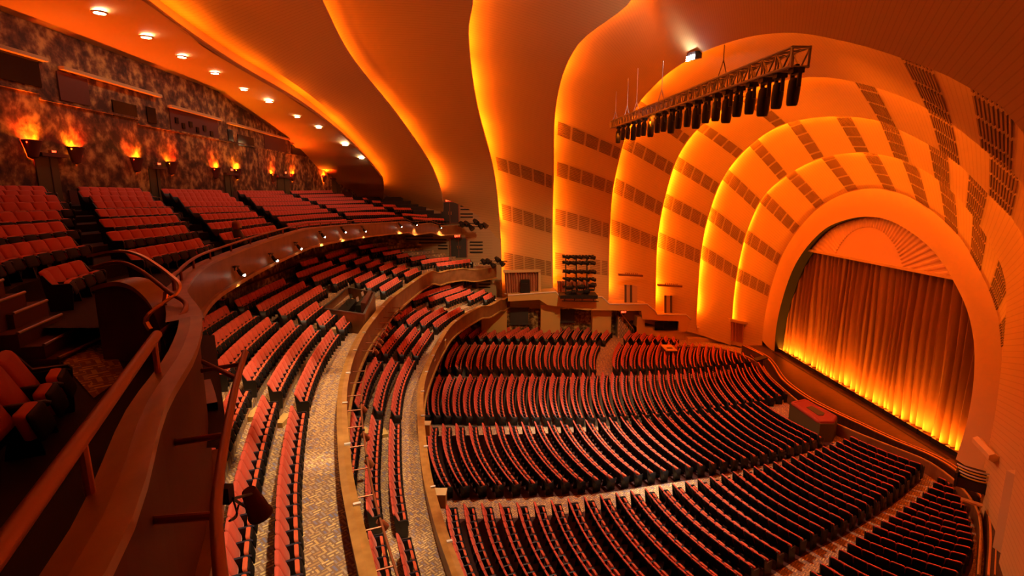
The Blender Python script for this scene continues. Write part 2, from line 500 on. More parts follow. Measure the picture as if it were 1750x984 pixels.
# ================================================================== rear flat ceiling, rear wall
# plan of the rear wall (X as function of Y)
BW = catmull([(-12.6, -14, 0), (-15.6, -2, 0), (-16.4, 10, 0), (-16.6, 20, 0), (-17.0, 32, 0), (-17.6, 44, 0), (-17.2, 52, 0), (-15.4, 57.5, 0), (-12.0, 60.0, 0)], 8)
def curveX(P, Y):
    for a, b in zip(P, P[1:]):
        if a.y <= Y <= b.y:
            t = (Y-a.y)/max(b.y-a.y, 1e-9); return a.x+(b.x-a.x)*t
    return P[0].x if Y < P[0].y else P[-1].x
def on_curve(px, py, P):
    """first meeting (going out) of the view through the pixel with the upright surface over plan curve P"""
    d = ray(px, py); k = d.x/d.y
    prev = None
    for i in range(1, 1300):
        Y = i*.05
        g = k*Y-curveX(P, Y)
        if prev is not None and (g <= 0) and prev > 0:
            return aY(px, py, Y)
        prev = g
    return aY(px, py, 59)
ztop = EYE+HC
mb = MB()
mb.grid([[Vector((p.x, p.y, 3.0)) for p in BW], [Vector((p.x, p.y, ztop)) for p in BW]])
struct(mb, 'wall_rear', [M['marble']])
# flat ceiling between rear wall and first lip
lipx = LIPS[0]
mb = MB()
inner = []
for p in BW:
    # nearest lip point by Y (upper part only)
    c = min((q for q in lipx[:60] ), key=lambda q: abs(q.y-p.y)+ (0 if q.z > 15 else 50))
    zc = min(ztop, c.z) 
    inner.append(Vector((c.x, p.y if abs(c.y-p.y) < 2 else c.y, c.z)))
rear = [Vector((p.x-.05, p.y, min(ztop, i_.z))) for p, i_ in zip(BW, inner)]
G = []
for t in (0, .25, .5, .75, 1):
    G.append([a.lerp(b, t) for a, b in zip(rear, inner)])
mb.grid(G)
struct(mb, 'ceiling', [M['plaster']], smooth=True)
# far side wall behind the balconies
def wallpoly(pts, name, m):
    mb = MB(); mb.add(pts, [tuple(range(len(pts)))]); return struct(mb, name, [m])
mb = MB()
wl_ = [aY(x, y, FW) for x, y in ((860, 540), (857.5, 500), (854.5, 400), (850, 350), (844.5, 300), (838, 265))]
mb.prism([Vector((-18.5, FW, -.2)), Vector((wl_[0].x, FW, -.2))]+wl_+[Vector((-18.5, FW, wl_[-1].z))], (0, .2, 0))
struct(mb, 'wall_side', [mk_ribbed('ribbed_side_wall', (.50, .37, .20), .4)])
mb = MB()
for i in range(46):
    z = 3.2+i*.3
    mb.box(-12.2, aY(842, 500, FW).x, FW-.012, FW, z, z+.03)
o = mb.build('wall_moulding', [mat('wall_groove', (.3, .2, .11), .8)]); tag(o, None, None, None, 'structure')
# back walls under the balconies
BW1 = [Vector((p.x+1.0, p.y, 0)) for p in BW]
mb = MB(); mb.grid([[Vector((p.x, p.y, -.2)) for p in BW1], [Vector((p.x, p.y, 10.5)) for p in BW1]])
struct(mb, 'wall_rear', [M['marble']])
# floor of the orchestra and closing walls out of sight
mb = MB(); mb.add([(-19, -16, 0), (27, -16, 0), (27, 62, 0), (-19, 62, 0)], [(0, 1, 2, 3)])
struct(mb, 'floor', [M['carpet']])
# outer shell that closes the building round the arches
mb = MB(); mb.box(-40, 34, -30, 72, -.6, -.5); mb.box(-40, 34, -30, 72, 34, 34.2)
mb.box(-40, -39.8, -30, 72, -.5, 34); mb.box(34, 34.2, -30, 72, -.5, 34); mb.box(-40, 34, -30.2, -30, -.5, 34); mb.box(-40, 34, 72, 72.2, -.5, 34)
struct(mb, 'wall_outer', [M['black']])

# ================================================================== proscenium
XS = 25.3
ip = [(97, 540), (105, 440), (130, 330), (170, 220), (220, 140), (290, 70), (360, 38), (440, 23), (520, 32), (600, 70), (680, 130), (740, 200), (785, 275), (830, 370), (855, 470), (862, 560), (855, 680), (830, 820), (790, 950)]
ipx = [(1280+x/2.236, 360+y/2.236) for x, y in ip]
inner_ = resample(catmull([aX(x, y, XS) for x, y in ipx], 8), NL)
outer_ = resample([p for p in LIPS[8] if p.z > .9], NL)
mb = MB()
mid_ = [a.lerp(b, .5)-XD*.12 for a, b in zip(outer_, inner_)]
mb.grid([outer_, mid_, inner_])
struct(mb, 'wall_proscenium', [M['plaster']], smooth=True)
mb = MB(); mb.grid([inner_, [p+XD*.9 for p in inner_]]); struct(mb, 'wall_reveal', [mat('reveal_black', (.002, .0015, .001), .9)])
zh = (aX(1378, 423, XS).z+aX(1631, 483, XS).z)/2
zs = 1.0
# stage box: dark masking behind the arch, right to the curtain
mb = MB()
mb.grid([[p+XD*.9 for p in inner_], [p+XD*2.2+(p-Vector((XS, 38, 7)))*.12 for p in inner_]])
struct(mb, 'wall_stage', [M['black']])
# header lunette with sunburst relief
C0 = Vector((XS+.55, 38.2, zh-1.6))
lun = [p for p in inner_ if p.z > zh-.2]
mb = MB()
base0, base1 = Vector((XS+.55, lun[0].y, zh)), Vector((XS+.55, lun[-1].y, zh))
R_ = 64
def lun_r(a):
    # distance from C0 to the inner arch in direction a
    d = Vector((0, math.cos(a), math.sin(a))); best = 20
    for p, q in zip(inner_, inner_[1:]):
        # 2D segment intersection
        ax, ay = p.y-C0.y, p.z-C0.z; bx, by = q.y-C0.y, q.z-C0.z
        den = d.y*(by-ay)-d.z*(bx-ax)
        if abs(den) < 1e-9: continue
        t = (ax*(by-ay)-ay*(bx-ax))/den
        u = (ax*d.z-ay*d.y)/den
        if t > 0 and -0.001 <= u <= 1.001: best = min(best, t)
    return best
a0 = math.atan2(1.6, 10.0); rows = [[], [], [], [], []]
NA = 176
for i in range(NA):
    a = a0+(PI-2*a0)*i/(NA-1)
    d = Vector((0, math.cos(a), math.sin(a)))
    rmin = 1.6/max(math.sin(a), .05)
    R = min(lun_r(a)+.15, 12)
    r0 = min(rmin, R-.02)
    ri = max(min(4.0, R-.1), r0)
    k = i % 4
    dep = .0 if k in (0, 1) else .09
    for j, (r, off) in enumerate(((r0, 0), (ri, 0), (ri+.02, dep), (max(R*.93, ri+.04), dep), (R, 0))):
        r = min(r, R)
        rows[j].append(C0+d*r+XD*(-off))
mb.grid(rows)
struct(mb, 'wall_lunette', [mat('lunette_gilt', (.7, .48, .28), .6)])
mb = MB()
mb.box(XS+.35, XS+.75, lun[-1].y-.1, lun[0].y+.1, zh-.14, zh+.04)
struct(mb, 'trim_20', [M['plaster']])
mb = MB(); mb.box(XS+.75, XS+2.6, 24, 54, zh+.04, 18)
struct(mb, 'wall_stage', [M['black']])
# curtain: deep uneven folds
yc0, yc1 = 27.4, 49.35
cz = [zs+.04, 1.5, 2.2, 3.2, 4.6, 6.4, 8.4, 10.2, zh+.3]
NCU = 560; ys = [yc0+(yc1-yc0)*i/(NCU-1) for i in range(NCU)]
def fold(y, z):
    ph = 1.6*math.sin(y*.9)+.9*math.sin(y*2.3+1)
    a = .21+.07*math.sin(y*1.7+.4)
    w = math.sin(y*2*PI/.62+ph)
    return XS+1.2+a*math.copysign(abs(w)**.8, w)*(1.0+.25*(1-(z-1)/10))+.05*math.sin(y*19+z*.4)+.05*math.sin(z*.5+y)
mb = MB(); mb.grid([[Vector((fold(y, z), y, z+(0 if z > zs+.1 else .03*math.sin(y*9)))) for y in ys] for z in cz])
o = mb.build('stage_curtain', [M['curtain']], smooth=True)
tag(o, 'tall golden stage curtain hanging in deep folds, glowing yellow along its foot', 'curtain')
# dark masking leg on the far side of the curtain
mb = MB(); mb.grid([[Vector((XS+1.0+.12*math.sin(y*8), y, z)) for y in [yc1-.2+i*.08 for i in range(20)]] for z in (zs, 6, zh+.3)])
o = mb.build('masking_drape', [M['black']]); tag(o, 'narrow black drape between the far edge of the arch and the golden curtain', 'curtain')
# stage floor with its curved front
sf = [(1268, 590), (1305, 609), (1317, 621), (1335, 648), (1366, 673), (1400, 693), (1465, 724), (1525, 752), (1581, 775), (1616, 794), (1647, 818), (1679, 860), (1688, 906), (1684, 984)]
sfw = resample(catmull([aZ(x, y, zs) for x, y in sf], 8), 60)
mb = MB()
mb.grid([[Vector((p.x, p.y, -.05)) for p in sfw], sfw]); 
bk = [Vector((28, p.y, zs)) for p in sfw]
mb.grid([sfw, bk])
struct(mb, 'floor_stage', [M['stage']])
mb = MB(); mb.tube([p+Vector((.12, 0, .02)) for p in sfw], .045, 6)
mb.tube([p+Vector((.42, .05, .012)) for p in sfw], .03, 6)
struct(mb, 'trim_21', [M['brass']])
pit = [(1150, 592), (1220, 594), (1262, 604), (1292, 618), (1312, 640), (1352, 676), (1390, 705), (1460, 738), (1520, 762), (1580, 786), (1612, 806), (1640, 830), (1668, 868), (1676, 905), (1672, 984)]
pitw = resample(catmull([aZ(x, y, .75) for x, y in pit], 8), 70)
mb = MB(); n_ = len(pitw)
mb.grid([[Vector((p.x-.06, p.y, 0)) for p in pitw], [Vector((p.x-.06, p.y, .75)) for p in pitw], [Vector((p.x+.10, p.y, .75)) for p in pitw], [Vector((p.x+.10, p.y, 0)) for p in pitw]])
o = struct(mb, 'trim_22', [M['bronze']])
mb = MB(); mb.tube([p+Vector((0, 0, .03)) for p in pitw], .06, 6); struct(mb, 'trim_23', [M['rimwood']])
# groove of the footlights
mb = MB()
mb.box(XS-.35, XS-.2, 28, 48.6, zs, zs+.02); struct(mb, 'trim_24', [M['black']])
foot = mat('footlight_glow', (1, .5, .1), .5, emit=(1, .22, .008), es=540)
NF = 20
for i in range(NF):
    y = 28.6+(48.4-28.6)*i/(NF-1)
    f = thing('footlight', 'footlight at the foot of the golden curtain, %s from the near side' % Ord(i+1), 'footlight', (XS+.50, y, zs), 0, 'footlights along the curtain')
    b = LMB(); b.prism([(-.16, -.5, 0), (.06, -.5, 0), (.06, -.5, .02), (-.10, -.5, .04), (-.12, -.5, .30), (-.16, -.5, .30)], (0, 1.0, 0)); b.box(-.14, .16, -.50, -.46, 0, .32); b.box(-.14, .16, .46, .5, 0, .32); hsg = b.build('housing', [M['black']], f)
    b = LMB(); b.add([(.055, -.44, .03), (.055, .44, .03), (-.085, .44, .13), (-.085, -.44, .13)], [(0, 1, 2, 3)]); b.build('lens', [foot], hsg)

# ================================================================== stepped ledge along the far wall and its piers
YL = 56.2
top = [(868, 505), (881, 504), (950, 499), (958, 508), (1029, 508), (1042, 520), (1106, 520), (1120, 532), (1123, 538), (1172, 538), (1189, 552), (1191, 560), (1227, 561), (1247, 576)]
bot = [(1240, 588), (1217, 585), (1210, 571), (1160, 566), (1160, 549), (1098, 546), (1096, 531), (1000, 530), (935, 521), (922, 512), (868, 515)]
poly = [aY(x, y, YL) for x, y in top+bot]
mb = MB(); n_ = len(poly)
mb.add(poly, [tuple(range(n_))])
for i in range(n_):
    a, b = poly[i], poly[(i+1) % n_]
    dpt = Vector((0, 2.6, 0)) if i < len(top)-1 else Vector((0, 1.6, 0))
    mb.add([a, b, b+dpt, a+dpt], [(0, 1, 2, 3)])
struct(mb, 'ledge', [M['yellowpl']], 'ochre stepped ledge')
mb = MB(); mb.tube([aY(x, y-.6, YL-.02) for x, y in top], .07, 6); struct(mb, 'trim_25', [M['white']])
# wall under the ledge
mb = MB()
xr = aY(1300, 590, 54).x
mb.box(aY(780, 540, 58).x, aY(1090, 540, 58).x, 58.4, 58.6, -.1, 3.1)
struct(mb, 'wall_lobby', [M['marble']])
mb = MB()
for x0, x1, t in ((823, 866, 515), (924, 957, 520), (1012, 1044, 528)):
    a = aY(x0, 550, 57.4).x; b = aY(x1, 550, 57.4).x
    mb = MB(); mb.box(a, b, 57.2, 58.5, 0, aY(x0, t, 57.4).z)
    struct(mb, 'pier', [M['yellowpl']], 'ochre wall pier')
# dark panels between the piers
for (x0, y0, x1, y1, nm) in ((872, 527, 903, 553, 'left'), (958, 531, 982, 550, 'right')):
    a = aY(x0, y1, 58.35); b = aY(x1, y0, 58.35)
    mb = MB(); mb.box(a.x, b.x, 58.25, 58.4, a.z, b.z); mb.box(a.x-.1, b.x+.1, 58.2, 58.4, b.z, b.z+.12); mb.box(a.x-.1, b.x+.1, 58.2, 58.4, a.z-.12, a.z)
    for k in range(4): mb.box(a.x+(b.x-a.x)*(k+.5)/4-.04, a.x+(b.x-a.x)*(k+.5)/4+.04, 58.2, 58.27, a.z, b.z)
    struct(mb, 'window_%d' % (1 if nm == 'left' else 2), [M['door']])
# right of the stair: solid ochre wall with a dark opening
a = aY(1088, 560, 56.6); 
mb = MB(); mb.box(a.x, aY(1098, 560, 56.6).x+.2, 56.5, 58.6, 0, aY(1096, 546, 56.6).z+.3); mb.box(a.x, aY(1215, 560, 56.6).x, 56.6, 58.6, 0, aY(1160, 566, 56.6).z+.4)
struct(mb, 'wall_lobby', [M['yellowpl']])
a = aY(1119, 564, 56.5); b = aY(1158, 550, 56.5)
mb = MB(); mb.box(a.x, b.x, 56.42, 56.6, a.z, b.z)
struct(mb, 'window_3', [M['glass']])
mb = MB(); mb.box(aY(1215, 575, 55.6).x-2.5, aY(1250, 600, 55.6).x, 55.6, 57.5, 0, aY(1217, 578, 55.6).z); struct(mb, 'wall_lobby', [M['yellowpl']])
# stair in the opening
st = thing('staircase', 'dark stair with brass handrails behind the ochre ledge, under a red exit sign', 'staircase', tuple(aY(1066, 562, 57.6)))
mb = MB(); s0 = aY(1083, 562, 57.2).x; s1 = aY(1056, 545, 57.2).x
zt = aY(1060, 534, 57.5).z
for k in range(9):
    xa = s0+(s1-s0)*k/9; xb = s0+(s1-s0)*(k+1)/9
    mb.box(min(xa, xb), max(xa, xb), 57.2, 58.3, 0, .12+(zt)*(k+1)/9*.8)
mb.build('steps', [M['carpet']], st)
for yy in (57.15, 58.3):
    mb = MB(); mb.tube([(s0, yy, 1.0), (s1, yy, zt*.8+1.0)], .05, 6)
    for k in range(5):
        x = s0+(s1-s0)*k/4; z = zt*.8*k/4
        mb.tube([(x, yy, z), (x, yy, z+1)], .025, 6)
    mb.build('handrail', [M['brass']], st)
# niches with tall slots in the arch feet, and cornice canopies
def quadY(mb, pts, Y, m=0, th=.12):
    P = [aY(x, y, Y) for x, y in pts]; mb.prism(P, (0, th, 0), m)
for i, (x0, x1, y0, y1) in enumerate(((1067, 1089, 486, 517), (1135, 1158, 504, 534), (1202, 1222, 524, 556))):
    nd = thing('doorway', 'pale slotted doorway in the arch foot, %s from the left' % Ord(i+1), 'doorway', tuple(aY((x0+x1)/2, y1, 57.0)), 0, 'slotted panels in the arch feet')
    mb = MB(); quadY(mb, [(x0, y0), (x1, y0+2), (x1, y1+2), (x0, y1)], 57.3); mb.build('panel', [M['plaster']], nd)
    for s in (0.02, .45):
        mb = MB(); xa = x0+(x1-x0)*s; quadY(mb, [(xa, y0+1), (xa+3.4, y0+1), (xa+3.4, y1+1), (xa, y1)], 57.2, th=.05); mb.build('slot', [mat('slot_shadow', (.1, .08, .07), .8)], nd)
    mb = MB(); quadY(mb, [(x0-10, y0-18), (x1+10, y0-16), (x1+10, y0-13), (x0-10, y0-15)], 56.9, th=.5)
    for k in range(7):
        xx = x0+2+k*3.2; yy = y0-19.3+k*.3
        mb.tube([aY(xx, yy+1.5, 57.0), aY(xx+1.2, yy-1.5, 57.0)], .05, 5)
    o = mb.build('lamp_bar', [M['bronze']]); tag(o, 'bronze bar with small lamps on the arch wall, above the %s slotted panel' % Ord(i+1), 'lamp bar', 'lamp bars above the slotted panels')
# curtained niches
def drape(pts, Y, name, label, m, waves=14, th=.18):
    (xa, ya), (xb, yb), (xc, yc_), (xd, yd) = pts  # tl tr br bl
    tl, tr, br, bl = [aY(x, y, Y) for x, y in pts]
    n = waves*6
    rows = []
    for (A_, B_) in ((tl, tr), (tl.lerp(bl, .5), tr.lerp(br, .5)), (bl, br)):
        rows.append([A_.lerp(B_, k/n)+Vector((0, th*math.sin(k/6*2*PI+.8*math.sin(k*.31)), 0)) for k in range(n+1)])
    mb = MB(); mb.grid(rows); o = mb.build(name, [m], smooth=True); return tag(o, label, 'curtain')
drape([(862, 466), (921, 464), (921, 500), (864, 502)], 57.6, 'niche_curtain', 'orange lit drape in the ledge niche left of the lighting rack', M['drape'])
mb = MB(); quadY(mb, [(860, 462), (924, 461), (924, 465), (860, 466)], 57.2, th=.5); quadY(mb, [(920, 464), (924, 464), (924, 499), (920, 499)], 57.2, th=.5); struct(mb, 'trim_26', [M['plaster']])
drape([(952, 480), (1008, 480), (1008, 508), (954, 508)], 58.2, 'niche_curtain', 'orange drape in the niche behind the black lighting rack', M['drape'])
drape([(1249, 549), (1288, 557), (1286, 590), (1249, 582)], 53.2, 'niche_curtain', 'ribbed drape closing the organ niche beside the far edge of the stage arch', M['drape'], 9)
mb = MB(); quadY(mb, [(1247, 545), (1292, 553), (1292, 558), (1247, 549)], 52.9, th=.4); struct(mb, 'trim_27', [M['plaster']])
mb = MB(); quadY(mb, [(890, 478), (905, 478), (906, 501), (889, 501)], 56.9, th=.4); quadY(mb, [(893, 484), (902, 484), (902, 490), (893, 490)], 56.8, th=.1)
o = mb.build('equipment_case', [M['black']]); tag(o, 'black equipment case standing on the ledge before the orange drape', 'case')

# ================================================================== doors, exit signs, louvres on the far wall
def exit_sign(cx, cy, w, h, Y=None, P=None, label='', loc=None):
    if P is None: c = aY(cx, cy, Y)
    else: c = on_curve(cx, cy, P)
    fw = proj(c)[2]; W = w/F*fw; H = h/F*fw
    if P is None: ux = Vector((1, 0, 0)); nn = Vector((0, -1, 0))
    else: ux = Vector((0, 1, 0)); nn = Vector((1, 0, 0))
    c = c+nn*.15; up = Vector((0, 0, 1))
    s = thing('exit_sign', label, 'exit sign', tuple(c), 0, 'red exit signs')
    b = MB(); b.obox(c-nn*.06, ux*W/2, up*H/2, nn*.06); cs_ = b.build('case', [M['exitcase']], s)
    b = MB(); b.obox(c+nn*.005, ux*W*.46, up*H*.40, nn*.004); b.build('face', [M['exit']], s).parent = cs_
    b = MB(); t = H*.07; lh = H*.27; lw = W*.085; q = c+nn*.014
    def bar(x0, z0, x1, z1):
        a_ = q+ux*x0+up*z0; b_ = q+ux*x1+up*z1; d_ = (b_-a_); l_ = d_.length/2; d_.normalize()
        b.obox((a_+b_)/2, d_*(l_+t*.5), (nn.cross(d_))*t*.5, nn*.004)
    for i, ch in enumerate('EXIT'):
        x = (-.315+.21*i)*W
        if ch == 'E':
            bar(x-lw, -lh, x-lw, lh)
            for zz in (-lh, 0, lh): bar(x-lw, zz, x+lw, zz)
        if ch == 'X': bar(x-lw, -lh, x+lw, lh); bar(x-lw, lh, x+lw, -lh)
        if ch == 'I': bar(x, -lh, x, lh)
        if ch == 'T': bar(x, -lh, x, lh); bar(x-lw, lh, x+lw, lh)
    b.build('lettering', [M['exitlet']], s).parent = cs_
def wdoor(n, x0, y0, x1, y1, Y):
    a = aY(x0, y1, Y); b = aY(x1, y0, Y); xm = (a.x+b.x)/2
    mb = MB(); mb.box(a.x, b.x, Y-.06, Y, a.z, b.z)
    d = struct(mb, 'door_%d' % n, [M['door']])
    mb = MB(); mb.box(xm-.02, xm+.02, Y-.08, Y-.05, a.z, b.z); mb.box(a.x-.12, a.x, Y-.1, Y, a.z, b.z+.12); mb.box(b.x, b.x+.12, Y-.1, Y, a.z, b.z+.12); mb.box(a.x, b.x, Y-.1, Y, b.z, b.z+.12)
    mb.build('door_frame', [M['exitcase']], d)
    mb = MB(); mb.tube([(xm-.15, Y-.12, a.z+1.0), (xm-.15, Y-.12, a.z+1.35)], .03, 6); mb.tube([(xm+.15, Y-.12, a.z+1.0), (xm+.15, Y-.12, a.z+1.35)], .03, 6)
    mb.build('door_handle', [M['brass']], d)
YW = FW-.02
wdoor(1, 655, 314, 682, 345, YW); wdoor(2, 755, 346, 783, 382, YW); wdoor(3, 771, 407, 797, 440, YW); wdoor(4, 787, 467, 813, 500, YW)
exit_sign(668.5, 309, 17, 7, YW, label='red lit exit sign over the upper balcony door nearest the rear wall')
exit_sign(768, 342, 14, 6, YW, label='red lit exit sign over the upper balcony door nearest the arches')
exit_sign(782, 403, 11, 5.5, YW, label='red lit exit sign over the middle balcony side door')
exit_sign(1065.5, 532.5, 9.5, 4.5, YL, label='red lit exit sign under the ochre ledge above the dark stair')
lou = [(688, 327, 708, 4), (689, 339, 733, 4), (712, 351, 734, 4), (787, 355, 808, 4), (787, 368, 808, 4), (686, 406, 740, 4), (716, 412, 763, 4), (749, 422, 765, 4), (803, 416, 825, 4), (803, 428, 825, 4), (735, 473, 780, 4), (758, 483, 781, 3.5), (818, 477, 838, 4), (818, 488, 838, 4)]
for i, (x0, y0, x1, g) in enumerate(lou):
    a = aY(x0, y0, YW); b = aY(x1, y0, YW)
    lv = ['upper', 'upper', 'upper', 'upper', 'upper', 'middle', 'middle', 'middle', 'middle', 'middle', 'lower', 'lower', 'lower', 'lower'][i]
    k = [1, 2, 3, 4, 5, 1, 2, 3, 4, 5, 1, 2, 3, 4][i]
    v = thing('wall_louvre', 'pair of dark louvre slots, %s balcony side wall, %s from the rear' % (lv, Ord(k)), 'louvre', tuple(a), 0, 'louvre slots in the side wall')
    for s in (0, 1):
        mb = MB(); z = a.z+.18-s*.36-.08; mb.box(a.x, b.x, YW-.06, YW-.01, z, z+.14); mb.build('slot', [M['black']], v)
# ================================================================== seat model (facing +x, width along y)
def pad(mb, w, z0, z1, x_at, t, rr, m=0, nseg=5, puff=.02, taper=0):
    """upholstered pad: rounded outline in y/z, thickness along x; x_at(z) gives the plane"""
    out = []
    hw = w/2
    pts = []
    cz = [(hw-rr, z0+.02, -PI/2, 0, .02), (hw-rr, z1-rr, 0, PI/2, rr), (-(hw-rr), z1-rr, PI/2, PI, rr), (-(hw-rr), z0+.02, PI, 1.5*PI, .02)]
    for i, (cy, c, a0, a1, r) in enumerate(cz):
        ns = nseg if i in (1, 2) else 1
        for k in range(ns+1):
            a = a0+(a1-a0)*k/ns
            ry = rr if i in (1, 2) else rr
            y = cy+ry*math.cos(a); z = c+r*math.sin(a)
            y *= (1-taper*(z1-z)/(z1-z0))
            pts.append((y, z))
    n = len(pts); cyc = sum(p[1] for p in pts)/n
    V = []; rings = [(1.0, 0), (1.03, t*.45), (.97, t*.95), (.80, t+puff)]
    for sc, dx in rings:
        for y, z in pts:
            zz = cyc+(z-cyc)*sc
            V.append((x_at(zz)+dx, y*sc, zz))
    Fs = []
    for r in range(len(rings)-1):
        for k in range(n):
            k2 = (k+1) % n
            Fs.append((r*n+k, r*n+k2, (r+1)*n+k2, (r+1)*n+k))
    Fs.append(tuple((len(rings)-1)*n+k for k in range(n)))
    Fs.append(tuple(range(n-1, -1, -1)))
    mb.add(V, Fs, m)
SW = .53
xb = lambda z: -.02-(z-.42)*.42
def b_back():
    b = LMB(); pad(b, .515, .40, .97, lambda z: xb(z)-.02, .075, .065, puff=.018); return b
def b_shell():
    b = LMB(); pad(b, .48, .30, .935, lambda z: xb(z)-.05, .03, .09, nseg=3, puff=.0); return b
def b_cush():
    b = LMB(); pad(b, .42, .38, .67, lambda z: .25-(z-.36)*.30, .09, .06, nseg=3, puff=.02)
    # underside of the tipped cushion
    return b
def b_arm(y=SW/2):
    b = LMB()
    prof = [(-.10, .58), (-.08, .62), (.28, .625), (.33, .60), (.32, .565), (-.10, .55)]
    b.prism([(x, y-.032, z) for x, z in prof], (0, .064, 0)); return b
def b_leg(y=SW/2):
    b = LMB()
    prof = [(-.10, .58), (.20, .58), (.17, .30), (.22, .0), (-.12, .0), (-.06, .3)]
    b.prism([(x, y-.018, z) for x, z in prof], (0, .036, 0)); return b
def b_end(y):
    b = LMB()
    s = 1 if y > 0 else -1
    prof = [(-.24, .88), (-.19, .90), (-.04, .66), (.30, .66), (.34, .60), (.30, .0), (-.14, .0)]
    b.prism([(x, y+s*.005, z) for x, z in prof], (0, s*.05, 0)); return b
def b_pan():
    b = LMB(); pad(b, .41, .35, .655, lambda z: .35-(z-.36)*.30, .03, .05, nseg=3, puff=.012); return b
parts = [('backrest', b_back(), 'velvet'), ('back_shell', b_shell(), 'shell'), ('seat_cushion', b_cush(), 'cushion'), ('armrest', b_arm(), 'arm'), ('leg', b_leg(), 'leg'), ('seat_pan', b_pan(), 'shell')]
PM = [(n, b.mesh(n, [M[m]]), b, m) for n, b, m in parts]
for n, me, b, m in PM:
    if n in ('backrest', 'seat_cushion', 'back_shell', 'seat_pan'): me.shade_smooth(); me.set_sharp_from_angle(angle=math.radians(60))
ENDN = ('end_panel', b_end(-SW/2).mesh('end_panel', [M['leg']]), b_end(-SW/2)); ENDP = ('end_panel', b_end(SW/2).mesh('end_panel', [M['leg']]), b_end(SW/2))

SEATS = []   # dict: pos, ang, sc(x,y,z), end(-1/0/1/2), label bits
def put_row(path, z, pitch, sc, where, row, group, skip=None, clip=True, endpanels=True, first='near', zfun=None):
    """path: plan polyline of the seat-back tops; seats face to the right of ... the stage (+x side)"""
    path = [Vector((p.x, p.y, 0)) for p in path]
    L = arclen(path); T = L[-1]; n = max(1, int(round(T/pitch))); pp = T/n
    items = []
    for i in range(n):
        p, t = at_len(path, L, (i+.5)*pp)
        nrm = Vector((t.y, -t.x, 0))
        if nrm.x < 0: nrm = -nrm
        zz = zfun(p) if zfun else z
        items.append((p, nrm, zz, pp))
    for i, (p, nrm, zz, pp) in enumerate(items):
        if skip and skip(p): items[i] = None
    k = 0
    for i, it in enumerate(items):
        if it is None: continue
        p, nrm, zz, pp = it
        h = .97*sc[2]
        q = proj((p.x, p.y, zz)); q2 = proj((p.x, p.y, zz-h))
        if q is None: continue
        if q[0] < -70 or q[0] > 1800 or q[1] > 1110 or q[1] < -30: continue
        prev_end = i == 0 or items[i-1] is None; next_end = i == n-1 or items[i+1] is None
        k += 1
        pos = Vector((p.x, p.y, zz-h)) + nrm*(.23*sc[0])
        SEATS.append(dict(p=pos, a=math.atan2(nrm.y, nrm.x), s=(sc[0], pp/SW, sc[2]), e=(prev_end, next_end), where=where, row=row, i=i+1, n=n, g=group, q=q, px=F/q[2]*sc[2]))

# ------------------------------------------------ orchestra: traced edges of the seating blocks
ZT = .97
def knots(lst, z=ZT): return [aZ(x, y, z) for x, y in lst]
def interp_list(P, n):
    """P evenly indexed knots -> n points"""
    out = []
    for i in range(n):
        u = i*(len(P)-1)/(n-1); j = min(int(u), len(P)-2); out.append(P[j].lerp(P[j+1], u-j))
    return out
def idx_curve(pairs, n):
    """pairs: (row index, px, py); interpolates along a smooth curve in the world"""
    W = [aZ(x, y, ZT) for _, x, y in pairs]; I = [i for i, _, _ in pairs]
    # smooth both by cubic interpolation over the index
    out = []
    for k in range(n):
        if k <= I[0]: j = 0
        else: j = max(j_ for j_ in range(len(I)-1) if I[j_] <= k)
        t = (k-I[j])/(I[j+1]-I[j])
        p1, p2 = W[j], W[j+1]
        d = I[j+1]-I[j]
        m1 = (W[j+1]-W[j-1])/(I[j+1]-I[j-1])*d if j > 0 else (p2-p1)
        m2 = (W[j+2]-W[j])/(I[j+2]-I[j])*d if j+2 < len(W) else (p2-p1)
        h = (2*t**3-3*t**2+1, t**3-2*t**2+t, -2*t**3+3*t**2, t**3-t**2)
        out.append(p1*h[0]+m1*h[1]+p2*h[2]+m2*h[3])
    return out
FLOORROWS = []
def block(U, Lw, n, sag, name, group='stalls seats', skiprows=(), pitch=.53, fl='maroon'):
    mbf = MB(); rr_ = []
    for a, b in zip(Lw, U):
        ch = b-a; nr = Vector((ch.y, -ch.x, 0)).normalized()
        if nr.x < 0: nr = -nr
        rr_.append([Vector((q.x, q.y, .012)) for q in [a.lerp(b, t/10)-nr*(4*sag*ch.length*(t/10)*(1-t/10)) for t in range(11)]])
    mbf.grid(rr_); struct(mbf, 'floor_stalls', [M[fl]])
    for k in range(n):
        if k in skiprows: continue
        a, b = Lw[k], U[k]          # near end, far end
        dd_ = (b-a).normalized()*.13; a = a+dd_; b = b-dd_
        ch = b-a; nr = Vector((ch.y, -ch.x, 0)).normalized()
        if nr.x < 0: nr = -nr
        path = [a.lerp(b, t/10)-nr*(4*sag*ch.length*(t/10)*(1-t/10)) for t in range(11)]
        put_row(path, ZT, pitch, (1, 1, 1), name, k+1, group)
